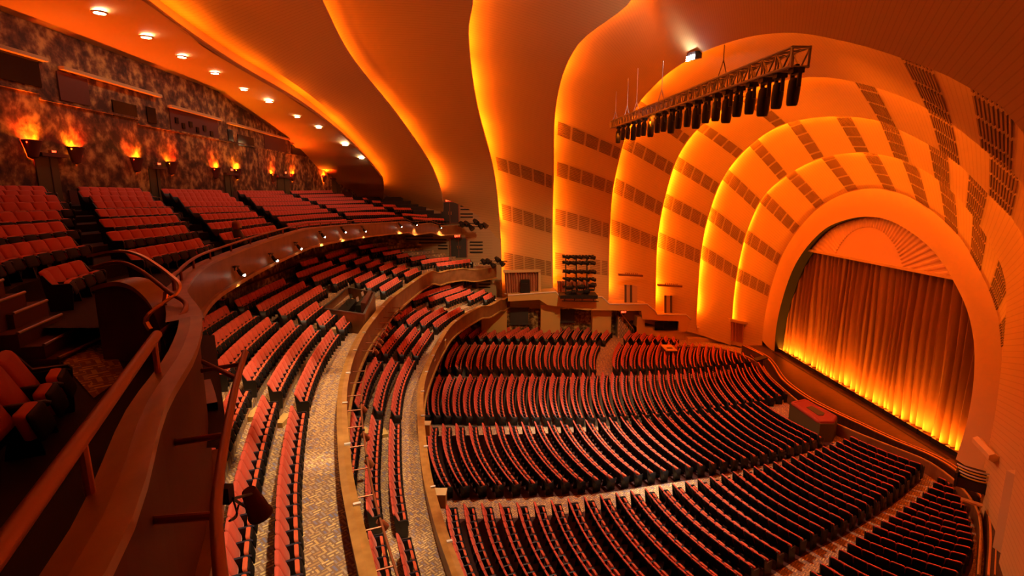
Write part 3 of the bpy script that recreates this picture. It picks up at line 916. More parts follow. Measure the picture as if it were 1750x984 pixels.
# block 3 (middle of the picture)
U3 = idx_curve([(0, 734, 722), (11, 978, 716), (14, 1040, 711), (20, 1149, 701), (26, 1244, 691), (32, 1322, 680)], 33)
L3_ = idx_curve([(0, 756, 827), (5, 903, 822), (9, 1013, 816), (14, 1130, 800), (19, 1233, 785), (25, 1332, 764), (30, 1400, 743), (32, 1428, 734)], 33)
block(U3, L3_, 33, .045, 'middle block', skiprows=(31, 32))
U2 = idx_curve([(0, 733, 638), (8, 875, 637), (16, 1013, 635), (24, 1140, 631), (30, 1222, 625), (36, 1295, 617)], 37)
L2_ = idx_curve([(0, 722, 704), (4, 794, 706), (9, 890, 707), (14, 985, 708), (19, 1078, 704), (24, 1165, 697), (29, 1243, 686), (33, 1298, 677), (36, 1340, 668)], 37)
block(U2, L2_, 37, .036, 'second block', fl='greyfloor')
U4 = idx_curve([(0, 761, 857), (5, 911, 853), (10, 1050, 838), (15, 1169, 819), (20, 1268, 798), (26, 1364, 773), (33, 1450, 743)], 34)
L4_ = idx_curve([(0, 880, 1130), (6, 1090, 1080), (11, 1238, 998), (17, 1371, 920), (21, 1442, 887), (25, 1499, 854), (29, 1542, 825), (33, 1579, 794)], 34)
block(U4, L4_, 34, .05, 'fourth block')
U1 = idx_curve([(0, 765, 583), (8, 891, 583), (16, 1017, 584)], 17)
L1_ = idx_curve([(0, 742, 626), (8, 884, 626), (16, 1008, 626)], 17)
block(U1, L1_, 17, .03, 'rear far block', fl='greyfloor')
U1b = idx_curve([(0, 1059, 583), (8, 1171, 584), (13, 1232, 591), (17, 1282, 605)], 18)
L1b = idx_curve([(0, 1047, 625), (8, 1165, 622), (13, 1234, 617), (17, 1288, 611)], 18)
block(U1b, L1b, 18, .03, 'front far block', fl='greyfloor')
U0 = idx_curve([(0, 795, 553), (8, 925, 555), (12, 978, 553), (16, 1039, 562)], 17)
L0 = idx_curve([(0, 768, 574), (8, 895, 574), (16, 1026, 577)], 17)
block(U0, L0, 17, .02, 'short rows by the far wall')
U0b = idx_curve([(0, 1077, 563), (3, 1115, 569), (6, 1152, 574)], 7)
L0b = idx_curve([(0, 1065, 577), (3, 1107, 579), (6, 1148, 580)], 7)
block(U0b, L0b, 7, .02, 'short front rows by the far wall')
U5 = idx_curve([(0, 1381, 971), (5, 1460, 914), (10, 1529, 870), (14, 1574, 838), (17, 1600, 812)], 18)
L5_ = idx_curve([(0, 1590, 1090), (3, 1630, 1020), (5, 1644, 978), (7, 1660, 950), (9, 1669, 925), (11, 1666, 902), (13, 1660, 878), (15, 1649, 850), (17, 1622, 822)], 18)
block(U5, L5_, 18, .05, 'near block')
# rows beyond the frame, at the side of block 5
# ------------------------------------------------ lower and middle balconies: rows parallel to their rails
def rail_curve(pxs, z, ext0, ext1):
    P = [aZ(x, y, z) for x, y in pxs]
    P = [P[0]+(P[0]-P[1]).normalized()*ext0]+P+ext1
    return resample(catmull(P, 12), 240)
RZ1, RZ2 = 5.1, 8.6
RAIL1 = rail_curve([(790, 984), (756, 890), (733, 800), (722, 700), (724, 655), (735, 620), (753, 583), (775, 552), (812, 528), (842, 515)], RZ1, 6, [])
RAIL2 = rail_curve([(640, 984), (614, 880), (598, 800), (590, 700), (592, 655), (603, 610), (620, 572), (640, 543), (668, 511), (700, 486), (735, 464), (765, 455)], RZ2, 5, [])
def extend_far(P, yend, x):
    q = P[-1]; return P+[q.lerp(Vector((x, yend, q.z)), t) for t in (.33, .66, 1)]
RAIL1 = extend_far(RAIL1, 58.5, aY(872, 510, 58).x)
RAIL2 = extend_far(RAIL2, 58.8, aY(848, 452, 58).x)
print('rail1', RAIL1[0], RAIL1[-1]); print('rail2', RAIL2[0], RAIL2[-1])
def aisle(pa, za, pb, zb, hw):
    a = aZ(pa[0], pa[1], za); b = aZ(pb[0], pb[1], zb)
    a.z = b.z = 0; return (a, b, hw)
def in_aisle(p, A):
    for a, b, hw in A:
        d = (b-a).normalized(); v = Vector((p.x, p.y, 0))-a
        if v.dot(d) > -4 and abs(v.x*d.y-v.y*d.x) < hw: return True
    return False
def in_poly(p, poly):
    c = False; n = len(poly)
    for i in range(n):
        a, b = poly[i], poly[(i+1) % n]
        if (a.y > p.y) != (b.y > p.y) and p.x < (b.x-a.x)*(p.y-a.y)/(b.y-a.y)+a.x: c = not c
    return c
D1A, P1 = 1.55, .86
D2A, P2 = 1.75, .93
RISE1, RISE2 = .33, .35
AIS1 = [aisle((690, 896), 5.25, (634, 890), 5.6, .5), aisle((668, 708), 5.25, (630, 703), 5.6, .5), aisle((697, 605), 5.25, (668, 604), 5.6, .5),
        aisle((735, 557), 5.25, (671, 545), 6.3, .6), aisle((797, 517), 5.25, (722, 507), 6.65, .9)]
AIS2 = [aisle((518, 679), 8.8, (405, 648), 9.5, .55), aisle((569, 558), 8.8, (365, 508), 10.9, .6), aisle((622, 498), 8.8, (470, 464), 10.9, .7),
        aisle((682, 470), 8.8, (555, 437), 10.9, .8), aisle((751, 452), 8.8, (659, 421), 10.9, 1.3)]
BOOTH = [aZ(549, 530, 8.9), aZ(624, 538, 8.9), aZ(640, 497, 8.9), aZ(597, 490, 8.9)]
def balcony(RAIL, d1, pitch, rise, ztop1, nrows, AIS, where, group, hide=None, yend=58.6):
    rows = []
    for k in range(nrows):
        C = offset2(RAIL, d1+k*pitch)
        ye = yend-k*.75
        C = [p for p in C if p.y < ye]
        z = ztop1+k*rise
        rows.append((C, z))
        def skip(p):
            if in_aisle(p, AIS): return True
            if hide and hide(p): return True
            return p.x < curveX(BW1, p.y)+.5
        put_row(C, z, .53, (.84, 1, 1), where, k+1, group, skip=skip)
    return rows
R1 = balcony(RAIL1, D1A, P1, RISE1, 5.25, 8, AIS1, 'lowest balcony', 'lowest balcony seats')
boothbox = [BOOTH[0]+Vector((-.3, -.3, 0)), BOOTH[1]+Vector((.6, -.4, 0)), BOOTH[2]+Vector((1.0, .5, 0)), BOOTH[3]+Vector((-.3, .6, 0))]
R2 = balcony(RAIL2, D2A, P2, RISE2, 8.8, 10, AIS2, 'middle balcony', 'middle balcony seats', hide=lambda p: in_poly(p, boothbox))
# ------------------------------------------------ upper balcony: rows fan from the parapet to the rear wall
PAR = [(-1.41, 1.56, 0), (-2.15, 3.03, 0), (-2.61, 4.11, 0), (-3.25, 5.3, 0), (-6.4, 10.2, 0), (-8.6, 15.7, 0), (-10.4, 27, 0), (-10.9, 38, 0), (-9.3, 50, 0), (-7.9, 55.5, 0), (-5.6, 59, 0)]
PARC = resample(catmull([(-.6, -1.5, 0)]+PAR, 12), 200)
SECC = [Vector((curveX(BW, p.y)+1.2, p.y, 0)) for p in PARC]
def row3(q, off=.9):
    """plan curve at fraction q between the front row and the top row"""
    out = []
    for a, b in zip(PARC, SECC):
        o_ = off+1.4*max(0, min(1, (15-a.y)/6))
        a2 = a+Vector((-o_, 0, 0)); out.append(a2.lerp(b, q))
    return out
# heights of the seat tops traced in the photo for the eight rows
TR = {0: [(75, 460), (172, 437), (262, 419), (351, 405), (412, 392), (470, 385), (513, 379), (560, 376), (633, 374), (694, 370), (763, 374)],
      1: [(0, 419), (169, 396), (299, 387), (390, 378), (436, 374), (526, 367), (603, 363), (660, 362), (746, 368)],
      2: [(0, 385), (120, 377), (247, 370), (400, 364), (502, 359), (580, 356), (654, 353), (700, 356)],
      3: [(0, 362), (208, 356), (367, 354), (477, 353), (561, 350), (636, 349), (690, 350)],
      4: [(0, 346), (169, 343), (335, 344), (451, 345), (540, 344), (620, 342), (680, 344)],
      5: [(0, 333), (133, 333), (309, 336), (433, 338), (519, 338), (602, 337), (670, 339)],
      6: [(0, 325), (101, 325), (283, 328), (400, 330), (499, 333), (584, 331), (660, 333)],
      7: [(0, 317), (114, 318), (250, 322), (380, 325), (478, 326), (566, 325), (640, 326)]}
Z3 = {}
for k, pl in TR.items():
    C = row3(k/7); Z3[k] = sorted([(on_curve(x, y, C).y, on_curve(x, y, C).z) for x, y in pl])
    print('row', k, [(round(a, 1), round(b, 2)) for a, b in Z3[k]])
def z3(k, y):
    L = Z3[k]
    if y <= L[0][0]: return L[0][1]
    for (a, za), (b, zb) in zip(L, L[1:]):
        if a <= y <= b: return za+(zb-za)*(y-a)/max(b-a, 1e-6)
    return L[-1][1]
def smooth_z(k):
    ysn = [i*.5 for i in range(-30, 125)]; z = [z3(k, y) for y in ysn]
    for _ in range(30): z = [(z[max(i-1, 0)]+z[i]*2+z[min(i+1, len(z)-1)])/4 for i in range(len(z))]
    return lambda y: z[min(max(int((y+15)*2), 0), len(z)-1)]
ZS3 = [smooth_z(k) for k in range(8)]
# keep every row above the one before it
def z3s(k, y):
    z = ZS3[0](y)
    for j in range(1, k+1): z = max(z+.06, ZS3[j](y))
    return z
def pxa(pa, ka, pb, kb, hw):
    a = on_curve(pa[0], pa[1], row3(ka/7)); b = on_curve(pb[0], pb[1], row3(kb/7)); a.z = b.z = 0; return (a, b, hw)
AIS3 = [pxa((177, 436), 0, (107, 320), 7, .42), pxa((360, 405), 0, (262, 322), 7, .5), pxa((477, 384), 0, (392, 325), 7, .6), pxa((597, 375), 0, (489, 325), 7, .8), pxa((697, 369), 0, (575, 325), 7, 1.0)]
# the stepped aisle next to the curved end parapet
STEPA = pxa((48, 470), 0, (-60, 390), 2, .0)
def near_gap(p):
    return p.y < 8.2
SC3 = .68
for k in range(8):
    C = [p for p in row3(k/7) if (8.3 if k == 0 else 3.0) < p.y < 57.8-k*1.1]
    put_row(C, 0, .47, (SC3, 1, SC3), 'upper balcony', k+1, 'upper balcony seats', skip=lambda p: in_aisle(p, AIS3), zfun=lambda p, k=k: z3s(k, p.y))

# ------------------------------------------------ stepped floors
def treads(rows_xyz, railpts, name, drop, skirt=True, mt=None):
    """rows_xyz: list of equal-length polylines at floor height"""
    mb = MB(); n = len(rows_xyz)
    fr = []
    for k in range(n):
        if k == 0: f = [Vector((p.x, p.y, r.z)) for p, r in zip(railpts, rows_xyz[0])]
        else: f = [a.lerp(b, .56) for a, b in zip(rows_xyz[k-1], rows_xyz[k])]
        fr.append(f)
    for k in range(n):
        zf = rows_xyz[k]
        F0 = [Vector((p.x, p.y, q.z)) for p, q in zip(fr[k], zf)]
        if k < n-1: B0 = [Vector((p.x, p.y, q.z)) for p, q in zip(fr[k+1], zf)]
        else: B0 = [q+(q-p).normalized()*1.6 for p, q in zip(rows_xyz[k-1], zf)]; B0 = [Vector((b.x, b.y, q.z)) for b, q in zip(B0, zf)]
        mb.grid([F0, B0], 0)
        if k < n-1:
            mb.grid([B0, [Vector((b.x, b.y, q.z)) for b, q in zip(B0, rows_xyz[k+1])]], 1)
    return struct(mb, name, [M[mt or 'carpet'], M[mt or 'carpet']])
def rowset(RAIL, d1, pitch, rise, ztop, n, N=120):
    out = []
    base = resample(RAIL, N)
    for k in range(n):
        C = offset2(base, d1+k*pitch+.05)
        out.append([Vector((p.x, p.y, ztop+k*rise-.97)) for p in C])
    return base, out
b1, rs1 = rowset(RAIL1, D1A, P1, RISE1, 5.25, 8)
treads(rs1, b1, 'floor_balcony', 0)
b2, rs2 = rowset(RAIL2, D2A, P2, RISE2, 8.8, 10)
treads(rs2, b2, 'floor_balcony', 0)
rs3 = []
for k in range(8):
    C = [p for p in row3(k/7)]; rs3.append([Vector((p.x, p.y, z3s(k, p.y)-.97*SC3)) for p, r in zip(C, PARC) if r.y > 7.3])
treads(rs3, [r for r in PARC if r.y > 7.3], 'floor_balcony', 0, mt='dimfloor')
# aisle steps: pale nosings in the aisles of the lower and middle balconies
for A, rs, gname in ((AIS1, rs1, 'lowest'), (AIS2, rs2, 'middle')):
    for (a, b, hw) in A:
        mb = MB(); d = (b-a).normalized(); s = Vector((-d.y, d.x, 0))
        for k in range(len(rs)-1):
            # meet the aisle line with the riser between rows k and k+1
            best = min(range(len(rs[k])), key=lambda i: abs((rs[k][i].lerp(rs[k+1][i], .56)-a).cross(d).z))
            c = rs[k][best].lerp(rs[k+1][best], .56); z0 = rs[k][best].z; z1 = rs[k+1][best].z
            c = Vector((c.x, c.y, 0))
            mb.obox(c-d*.14+Vector((0, 0, (z0+(z0+z1)/2)/2)), s*hw*.8, d*.16, Vector((0, 0, (z1-z0)/4)))
        struct(mb, 'aisle_steps', [M['dimfloor'] if False else M['yellowpl']])

# ------------------------------------------------ parapets with their rails
def parapet(P, zt, h, name, m_face, m_top, th=.22, capw=.34, zf=None):
    """P plan curve (stage face). zf(p) top height"""
    Z = [zf(p) if zf else zt for p in P]
    inn = offset2(P, th)
    n = len(P)
    mb = MB()
    mb.grid([[Vector((p.x, p.y, z-h)) for p, z in zip(inn, Z)], [Vector((p.x, p.y, z-h)) for p, z in zip(P, Z)], [Vector((p.x, p.y, z-h*.45)) for p, z in zip(P, Z)], [Vector((p.x, p.y, z-.06)) for p, z in zip(P, Z)], [Vector((p.x, p.y, z-.06)) for p, z in zip(inn, Z)], [Vector((p.x, p.y, z-h)) for p, z in zip(inn, Z)]])
    struct(mb, name, [m_face])
    o1 = offset2(P, -(capw-th)/2); o2 = offset2(P, th+(capw-th)/2)
    mb = MB()
    mb.grid([[Vector((p.x, p.y, z-.06)) for p, z in zip(o1, Z)], [Vector((p.x, p.y, z)) for p, z in zip(o1, Z)], [Vector((p.x, p.y, z+.015)) for p, z in zip(offset2(P, th/2), Z)], [Vector((p.x, p.y, z)) for p, z in zip(o2, Z)], [Vector((p.x, p.y, z-.06)) for p, z in zip(o2, Z)]])
    struct(mb, 'trim_40', [m_top])
    # lower moulding
    mb = MB(); q = offset2(P, -.10)
    mb.grid([[Vector((p.x, p.y, z-h)) for p, z in zip(inn, Z)], [Vector((p.x, p.y, z-h)) for p, z in zip(q, Z)], [Vector((p.x, p.y, z-h+.12)) for p, z in zip(q, Z)], [Vector((p.x, p.y, z-h+.12)) for p, z in zip(P, Z)]])
    struct(mb, 'trim_41', [m_top])
def slab(P, zt, depth, rise, zb, name):
    """underside of a balcony"""
    a = P; b = offset2(P, depth)
    mb = MB(); mb.grid([[Vector((p.x, p.y, zb)) for p in a], [Vector((p.x, p.y, zb+rise)) for p in b]]); struct(mb, name, [M['darkfascia']])
def sst(x): x = max(0, min(1, x)); return x*x*(3-2*x)
def dip(y): return .40*sst((y-50.5)/1.8)+.35*sst((y-55)/1.5)
parapet(resample(RAIL1, 200), RZ1, 1.3, 'fascia', M['bronze'], M['rimwood'], zf=lambda p: RZ1-dip(p.y)*.7)
parapet(resample(RAIL2, 200), RZ2, 1.35, 'fascia', M['bronze'], M['rimwood'], zf=lambda p: RZ2-dip(p.y))
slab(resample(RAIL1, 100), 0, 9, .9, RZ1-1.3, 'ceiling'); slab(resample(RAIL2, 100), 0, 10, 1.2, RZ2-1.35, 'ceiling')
# top height of the upper parapet along its length
PT3 = [(1.5, 14.75), (5.4, 14.72), (8, 14.45), (10.2, 14.25), (15.7, 14.15), (27, 14.25), (38, 13.85), (46, 13.55), (48.5, 13.45), (50, 13.1), (54.5, 13.0), (56, 12.6), (58.6, 12.5)]
def zpar(p):
    y = p.y
    if y <= PT3[0][0]: return PT3[0][1]
    for (a, za), (b, zb) in zip(PT3, PT3[1:]):
        if a <= y <= b: return za+(zb-za)*(y-a)/(b-a)
    return PT3[-1][1]
NEARC = [p for p in PARC if p.y < 5.4]; FARC = [p for p in PARC if p.y > 5.2]
parapet(FARC, 0, 1.05, 'fascia', M['bronze'], M['wood'], zf=zpar)
parapet(NEARC, 0, 1.6, 'fascia', M['darkfascia'], M['wood'], th=.12, capw=.20, zf=lambda p: 14.74)
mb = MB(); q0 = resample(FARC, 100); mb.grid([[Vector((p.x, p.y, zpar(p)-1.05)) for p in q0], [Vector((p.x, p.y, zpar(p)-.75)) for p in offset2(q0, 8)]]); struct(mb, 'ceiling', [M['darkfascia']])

# thin brass rail on posts along the far part of the upper parapet
def post_rail(P, zf, h, r, name, label, step=2.2, inset=.12, mt=None):
    t = thing(name, label, 'rail', (P[0].x, P[0].y, zf(P[0])))
    q = offset2(P, inset); pts = [Vector((p.x, p.y, zf(p)+h)) for p in q]
    mb = MB(); mb.tube(pts, r, 8); mb.build('handrail', [mt or M['pipe']], t, smooth=True)
    L = arclen(pts); k = 0; s = .6
    while s < L[-1]:
        p, _ = at_len(pts, L, s); mb = MB(); mb.tube([(p.x, p.y, p.z-h-.02), (p.x, p.y, p.z)], r*.9, 6); mb.build('post', [mt or M['pipe']], t); s += step
    return t
post_rail([p for p in FARC if p.y > 8.2], zpar, .24, .035, 'balcony_rail', 'slim copper rail on short posts along the far upper balcony parapet')
# gilded rail with clear clips on the lower balconies
def clips(RAIL, z, label, grp):
    L = arclen(RAIL); s = 1.0
    for k in range(100):
        if s > L[-1]: break
        p, t = at_len(RAIL, L, s); q = proj(p)
        if q and q[1] < 1010:
            b = MB(); nn = Vector((-t.y, t.x, 0)); b.obox(Vector((p.x, p.y, z+.03))-nn*.0, t*.045, nn*.09, Vector((0, 0, .03)))
            yield b, p, k
        s += 3.3
w1 = [('outer edge of the lowest balcony', RAIL1, RZ1), ('outer edge of the middle balcony', RAIL2, RZ2)]
for wn, RL, z in w1:
    lst = list(clips(RL, z, '', ''))
    for j, (b, p, k) in enumerate(lst):
        o = b.build('rail_clip', [M['white']]); tag(o, 'pale rail clip, %s from the near end, %s' % (Ord(j+1), wn), 'clip', 'clips on the gilded balcony rails')
# ================================================================== near end of the upper balcony
FL3 = 13.72
# stair treads of the near aisle
steps = [((100, 612), (183, 572), 13.78), ((75, 590), (140, 555), 13.96), ((30, 570), (105, 537), 14.15), ((22, 536), (80, 513), 14.36), ((-15, 520), (42, 499), 14.56), ((-60, 500), (5, 478), 14.78)]
for k, (a, b, z) in enumerate(steps):
    A_ = aZ(a[0], a[1], z); B_ = aZ(b[0], b[1], z)
    d = (B_-A_).normalized(); s = Vector((-d.y, d.x, 0))
    if s.x > 0: s = -s
    mb = MB(); mb.obox((A_+B_)/2+s*.35+Vector((0, 0, -.35)), (B_-A_)/2, s*.35, Vector((0, 0, .34)))
    struct(mb, 'aisle_steps', [M['darkfascia']])
    mb = MB(); mb.tube([A_, B_], .022, 8); struct(mb, 'trim_50', [M['wood']])
# near seats of the first rows, cut by the frame edge
def nearC(k, y0, y1): return [p for p in offset2(PARC, 1.6+.75*k) if y0 < p.y < y1]
def near_row(k, y0, y1):
    C = nearC(k, y0, y1)
    put_row(C, 0, .47, (.8, 1, .78), 'upper balcony near', k+1, 'upper balcony seats', zfun=lambda p, k=k: 14.50+.30*k)
near_row(0, 1.0, 5.2)
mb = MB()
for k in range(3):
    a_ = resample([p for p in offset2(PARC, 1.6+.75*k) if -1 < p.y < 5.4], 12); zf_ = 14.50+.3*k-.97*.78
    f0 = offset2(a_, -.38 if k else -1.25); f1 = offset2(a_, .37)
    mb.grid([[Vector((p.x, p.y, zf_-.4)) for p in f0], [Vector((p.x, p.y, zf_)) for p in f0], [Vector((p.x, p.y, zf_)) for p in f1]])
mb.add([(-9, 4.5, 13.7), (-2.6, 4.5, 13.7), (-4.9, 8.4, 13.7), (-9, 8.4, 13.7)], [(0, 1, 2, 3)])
struct(mb, 'floor_balcony', [M['dimfloor']])
mb = MB(); l0 = aZ(110, 640, 13.72); mb.add([aZ(100, 612, 13.72), aZ(183, 572, 13.72), aZ(215, 640, 13.72), aZ(160, 680, 13.72)], [(0, 1, 2, 3)]); struct(mb, 'landing_carpet', [M['carpet']])
# curved end of the parapet beside the aisle
ep = thing('end_parapet', 'dark end board with curved wooden cap standing beside the near aisle of the upper balcony', 'parapet end', tuple(aY(215, 600, 7.0)))
px_top = [(160, 494), (180, 487), (205, 484), (228, 490), (248, 505), (262, 522), (275, 548), (288, 590)]
tp = [aY(x, y, 7.05) for x, y in px_top]
poly = tp+[Vector((tp[-1].x+.02, 7.05, 13.5)), Vector((tp[0].x, 7.05, 13.5))]
mb = MB(); mb.prism(poly, (0, .30, 0)); mb.build('board', [M['darkfascia']], ep)
mb = MB(); tpc = resample(catmull(tp, 6), 40)
mb.grid([[p+Vector((0, -.06, -.03)) for p in tpc], [p+Vector((0, -.06, .03)) for p in tpc], [p+Vector((0, .36, .03)) for p in tpc], [p+Vector((0, .36, -.03)) for p in tpc]])
mb.build('cap', [M['wood']], ep, smooth=False)
# looping brass rail above it
br = thing('looped_handrail', 'copper looping handrail rising over the curved end board, upper balcony', 'handrail', tuple(tp[3]))
def flatbar(pts, w, t, m, name, parent):
    pts = resample(catmull(pts, 8), 60); mb = MB(); rows = [[], [], [], []]
    for i, p in enumerate(pts):
        tg = (pts[min(i+1, 59)]-pts[max(i-1, 0)]).normalized(); n = Vector((0, 1, 0)); u = tg.cross(n).normalized()
        for r, (a, b) in zip(rows, ((-1, -1), (1, -1), (1, 1), (-1, 1))): r.append(p+n*a*w/2+u*b*t/2)
    mb.grid(rows+[rows[0]]); return mb.build(name, [m], parent)
up_ = [(150, 438, 7.4), (180, 431, 7.35), (211, 429, 7.3), (241, 437, 7.1), (268, 453, 6.9), (293, 472, 6.6), (307, 486, 6.3), (303, 500, 6.1), (280, 517, 5.9), (256, 535, 5.7), (249, 548, 5.65), (257, 563, 5.6)]
flatbar([aY(x, y, Y) for x, y, Y in up_], .055, .03, M['brass'], 'upper_bar', br)
mb = MB(); mb.tube(resample(catmull([aY(x, y, Y) for x, y, Y in [(160, 457, 7.5), (185, 450, 7.45), (210, 449, 7.4), (238, 461, 7.2), (262, 478, 7.0), (290, 500, 6.6), (312, 513, 6.2), (318, 524, 5.9), (305, 545, 5.5), (272, 572, 5.3)]], 8), 50), .028, 10)
mb.build('lower_bar', [M['pipe']], br, smooth=True)
mb = MB(); mb.tube([aY(283, 500, 6.7), aY(281, 520, 6.6)], .03, 8); mb.tube([aY(268, 572, 5.3), aY(270, 600, 5.2)], .03, 8); mb.build('bracket', [M['brass']], br)
# thick handrail along the near ledge
hr = thing('ledge_handrail', 'thick straight copper handrail running along the near wooden ledge', 'handrail', tuple(aZ(265, 575, 14.74)))
hp = [aZ(268, 572, 15.0), aZ(226, 630, 15.0), aZ(175, 700, 15.0), aZ(90, 817, 15.0), aZ(0, 940, 15.0), aZ(-90, 1060, 15.0)]
mb = MB(); mb.tube(hp, .034, 16); mb.build('rail', [M['pipe']], hr, smooth=True)
for p in (hp[0].lerp(hp[1], .15), hp[2].lerp(hp[3], .5)):
    mb = MB(); mb.tube([p, p+Vector((-.02, .03, -.27))], .02, 8); mb.build('post', [M['brass']], hr)
# outboard lighting pipe on brackets
pp_ = thing('lighting_pipe', 'rust coloured lighting pipe on brackets outside the near face of the upper balcony', 'pipe', tuple(aZ(369, 873, 14.4)))
pz = [aZ(x, y, 14.4) for x, y in [(419, 602), (410, 632), (400, 670), (385, 748), (374, 820), (369, 873), (372, 930), (379, 1000), (392, 1090)]]
pc = resample(catmull(pz, 8), 50)
mb = MB(); mb.tube(pc, .030, 12); mb.build('pipe', [M['pipe']], pp_, smooth=True)
for (x0, y0, x1, y1) in ((412, 622, 330, 634), (386, 743, 268, 768), (370, 880, 300, 892), (408, 648, 372, 620)):
    a = aZ(x0, y0, 14.4); best = min(NEARC, key=lambda q: (proj((q.x, q.y, 14.3))[0]-x1)**2+(proj((q.x, q.y, 14.3))[1]-y1)**2 if proj((q.x, q.y, 14.3)) else 1e9)
    b = Vector((best.x, best.y, 14.35))
    mb = MB(); mb.tube([a, b], .022, 10); mb.build('bracket', [M['pipe']], pp_)
# can lamp hanging from the pipe
cf = thing('can_light', 'dark hanging can spotlight clamped to the rust pipe over the middle balcony seats', 'spotlight', tuple(aZ(438, 860, 13.75)))
c0 = aZ(425, 838, 14.0); c1 = aZ(446, 880, 13.78); ax = (c1-c0)
R = ax.to_track_quat('Z', 'Y').to_matrix().to_4x4(); R.translation = c0
mb = MB(); L_ = ax.length; mb.lathe([(0, 0), (.045, 0), (.052, .02), (.06, L_*.4), (.063, L_*.42), (.076, L_*.9), (.083, L_*.92), (.083, L_), (.07, L_), (.065, L_*.9)], 20, M=R); mb.build('housing', [M['darkfascia']], cf, smooth=True)
mb = MB(); e1 = aZ(398, 852, 14.25)
mb.tube([e1, c0.lerp(c1, .35)+Vector((-.02, .08, 0))], .009, 6); mb.tube([e1, c0.lerp(c1, .35)+Vector((-.02, -.08, 0))], .009, 6); mb.obox(e1+Vector((-.03, 0, .03)), (.025, 0, 0), (0, .03, 0), (0, 0, .05)); mb.build('yoke', [M['black']], cf)
mb = MB(); mb.tube(catmull([e1, aZ(405, 880, 14.1), aZ(392, 890, 14.2), aZ(404, 878, 14.0), aZ(408, 862, 14.05)], 6), .006, 5); mb.build('cable', [M['black']], cf)
# hooded stand in the upper balcony
hs = on_curve(398, 408, row3(0)); 
t = thing('covered_camera', 'dark covered stand with a rounded rust hood among the upper balcony front rows', 'camera', (hs.x, hs.y, hs.z-.2))
q_ = hs+Vector((.15, 0, 0)); sc_ = proj(q_)[2]/F
mb = MB(); mb.lathe([(0, 0), (16*sc_, 0), (15*sc_, 8*sc_), (9*sc_, 18*sc_), (6*sc_, 24*sc_), (0, 25*sc_)], 14, M=Matrix.Translation(q_+Vector((0, 0, -8*sc_)))); mb.build('draped_stand', [M['black']], t, smooth=True)
mb = MB(); mb.lathe([(0, 0), (4*sc_, .5*sc_), (6*sc_, 4*sc_), (6.3*sc_, 9*sc_), (5.5*sc_, 13*sc_), (3*sc_, 15.5*sc_), (0, 16*sc_)], 14, M=Matrix.Translation(q_+Vector((0, 0, 15*sc_)))); mb.build('hood', [M['pipe']], t, smooth=True)
mb = MB(); mb.box(0, 5*sc_, 2*sc_, 8*sc_, 0, 7*sc_, M=Matrix.Translation(q_+Vector((0, 2*sc_, 18*sc_)))); mb.build('viewfinder', [M['wood']], t)

# ================================================================== rear wall: control room windows, sconces, doors
def wall_rect(x0, y0, x1, y1, mat_, name, depth=.12, kind='struct', proud=.04, skew=None):
    """window/recess on the curved rear wall from traced corners (x0,y0) top-left, (x1,y1) bottom-right"""
    a = on_curve(x0, y0, BW); b = on_curve(x1, y1, BW)
    z1 = a.z; z0 = b.z
    ya, yb = a.y, b.y
    mb = MB(); ysl = [ya+(yb-ya)*i/8 for i in range(9)]
    f = lambda y: curveX(BW, y)+proud
    mb.grid([[Vector((f(y), y, z0)) for y in ysl], [Vector((f(y), y, z1)) for y in ysl]])
    mb.grid([[Vector((f(y), y, z1)) for y in ysl], [Vector((f(y)-proud, y, z1)) for y in ysl]])
    mb.grid([[Vector((f(y), y, z0)) for y in ysl], [Vector((f(y)-proud, y, z0)) for y in ysl]])
    return mb, (ya, yb, z0, z1)
def wallz(px, py): return on_curve(px, py, BW)
# heights are level in the hall: top of the openings and their sill
ZW1 = sum(wallz(x, y).z for x, y in ((98, 117), (265, 172), (498, 252)))/3
ZW0 = sum(wallz(x, y).z for x, y in ((60, 160), (233, 209), (433, 254), (561, 272)))/4
print('window band', ZW0, ZW1, [round(wallz(x, y).z, 2) for x, y in ((98, 117), (265, 172), (498, 252), (60, 160), (233, 209), (433, 254), (561, 272))])
def wpx(x, z): 
    """y coordinate on the wall under pixel column x near height z"""
    lo = 0; best = None
    for i in range(0, 1240):
        Y = i*.05
        q = proj((curveX(BW, Y), Y, z))
        if q and abs(q[0]-x) < 4 and (best is None or abs(q[0]-x) < best[0]): best = (abs(q[0]-x), Y)
    if best: return best[1]
    return 2.0
def wbox(x0, x1, z0, z1, m, proud, mb=None):
    ya = wpx(x0, (z0+z1)/2); yb = wpx(x1, (z0+z1)/2)
    mb = mb or MB(); n = max(2, int(abs(yb-ya)/1.2)+1); ysl = [ya+(yb-ya)*i/n for i in range(n+1)]
    f = lambda y: curveX(BW, y)
    mb.grid([[Vector((f(y), y, z1)) for y in ysl], [Vector((f(y)+proud, y, z1)) for y in ysl], [Vector((f(y)+proud, y, z0)) for y in ysl], [Vector((f(y), y, z0)) for y in ysl]])
    mb.add([(f(ya), ya, z0), (f(ya)+proud, ya, z0), (f(ya)+proud, ya, z1), (f(ya), ya, z1)], [(0, 1, 2, 3)])
    mb.add([(f(yb), yb, z0), (f(yb)+proud, yb, z0), (f(yb)+proud, yb, z1), (f(yb), yb, z1)], [(0, 1, 2, 3)])
    return mb
wn = 4
WL = [(-60, 66, 'glass', 95, 142, 16), (98, 150, 'darkfascia', 129, 175, 0), (192, 233, 'glass', 176, 202, 0), (250, 265, 'glass', 184, 210, 0), (290, 372, 'darkfascia', 196, 232, 0), (389, 397, 'glass', 222, 243, 0), (406, 433, 'glass', 233, 251, 0), (451, 487, 'darkfascia', 235, 257, 0), (498, 561, 'glass', 255, 270, 0)]
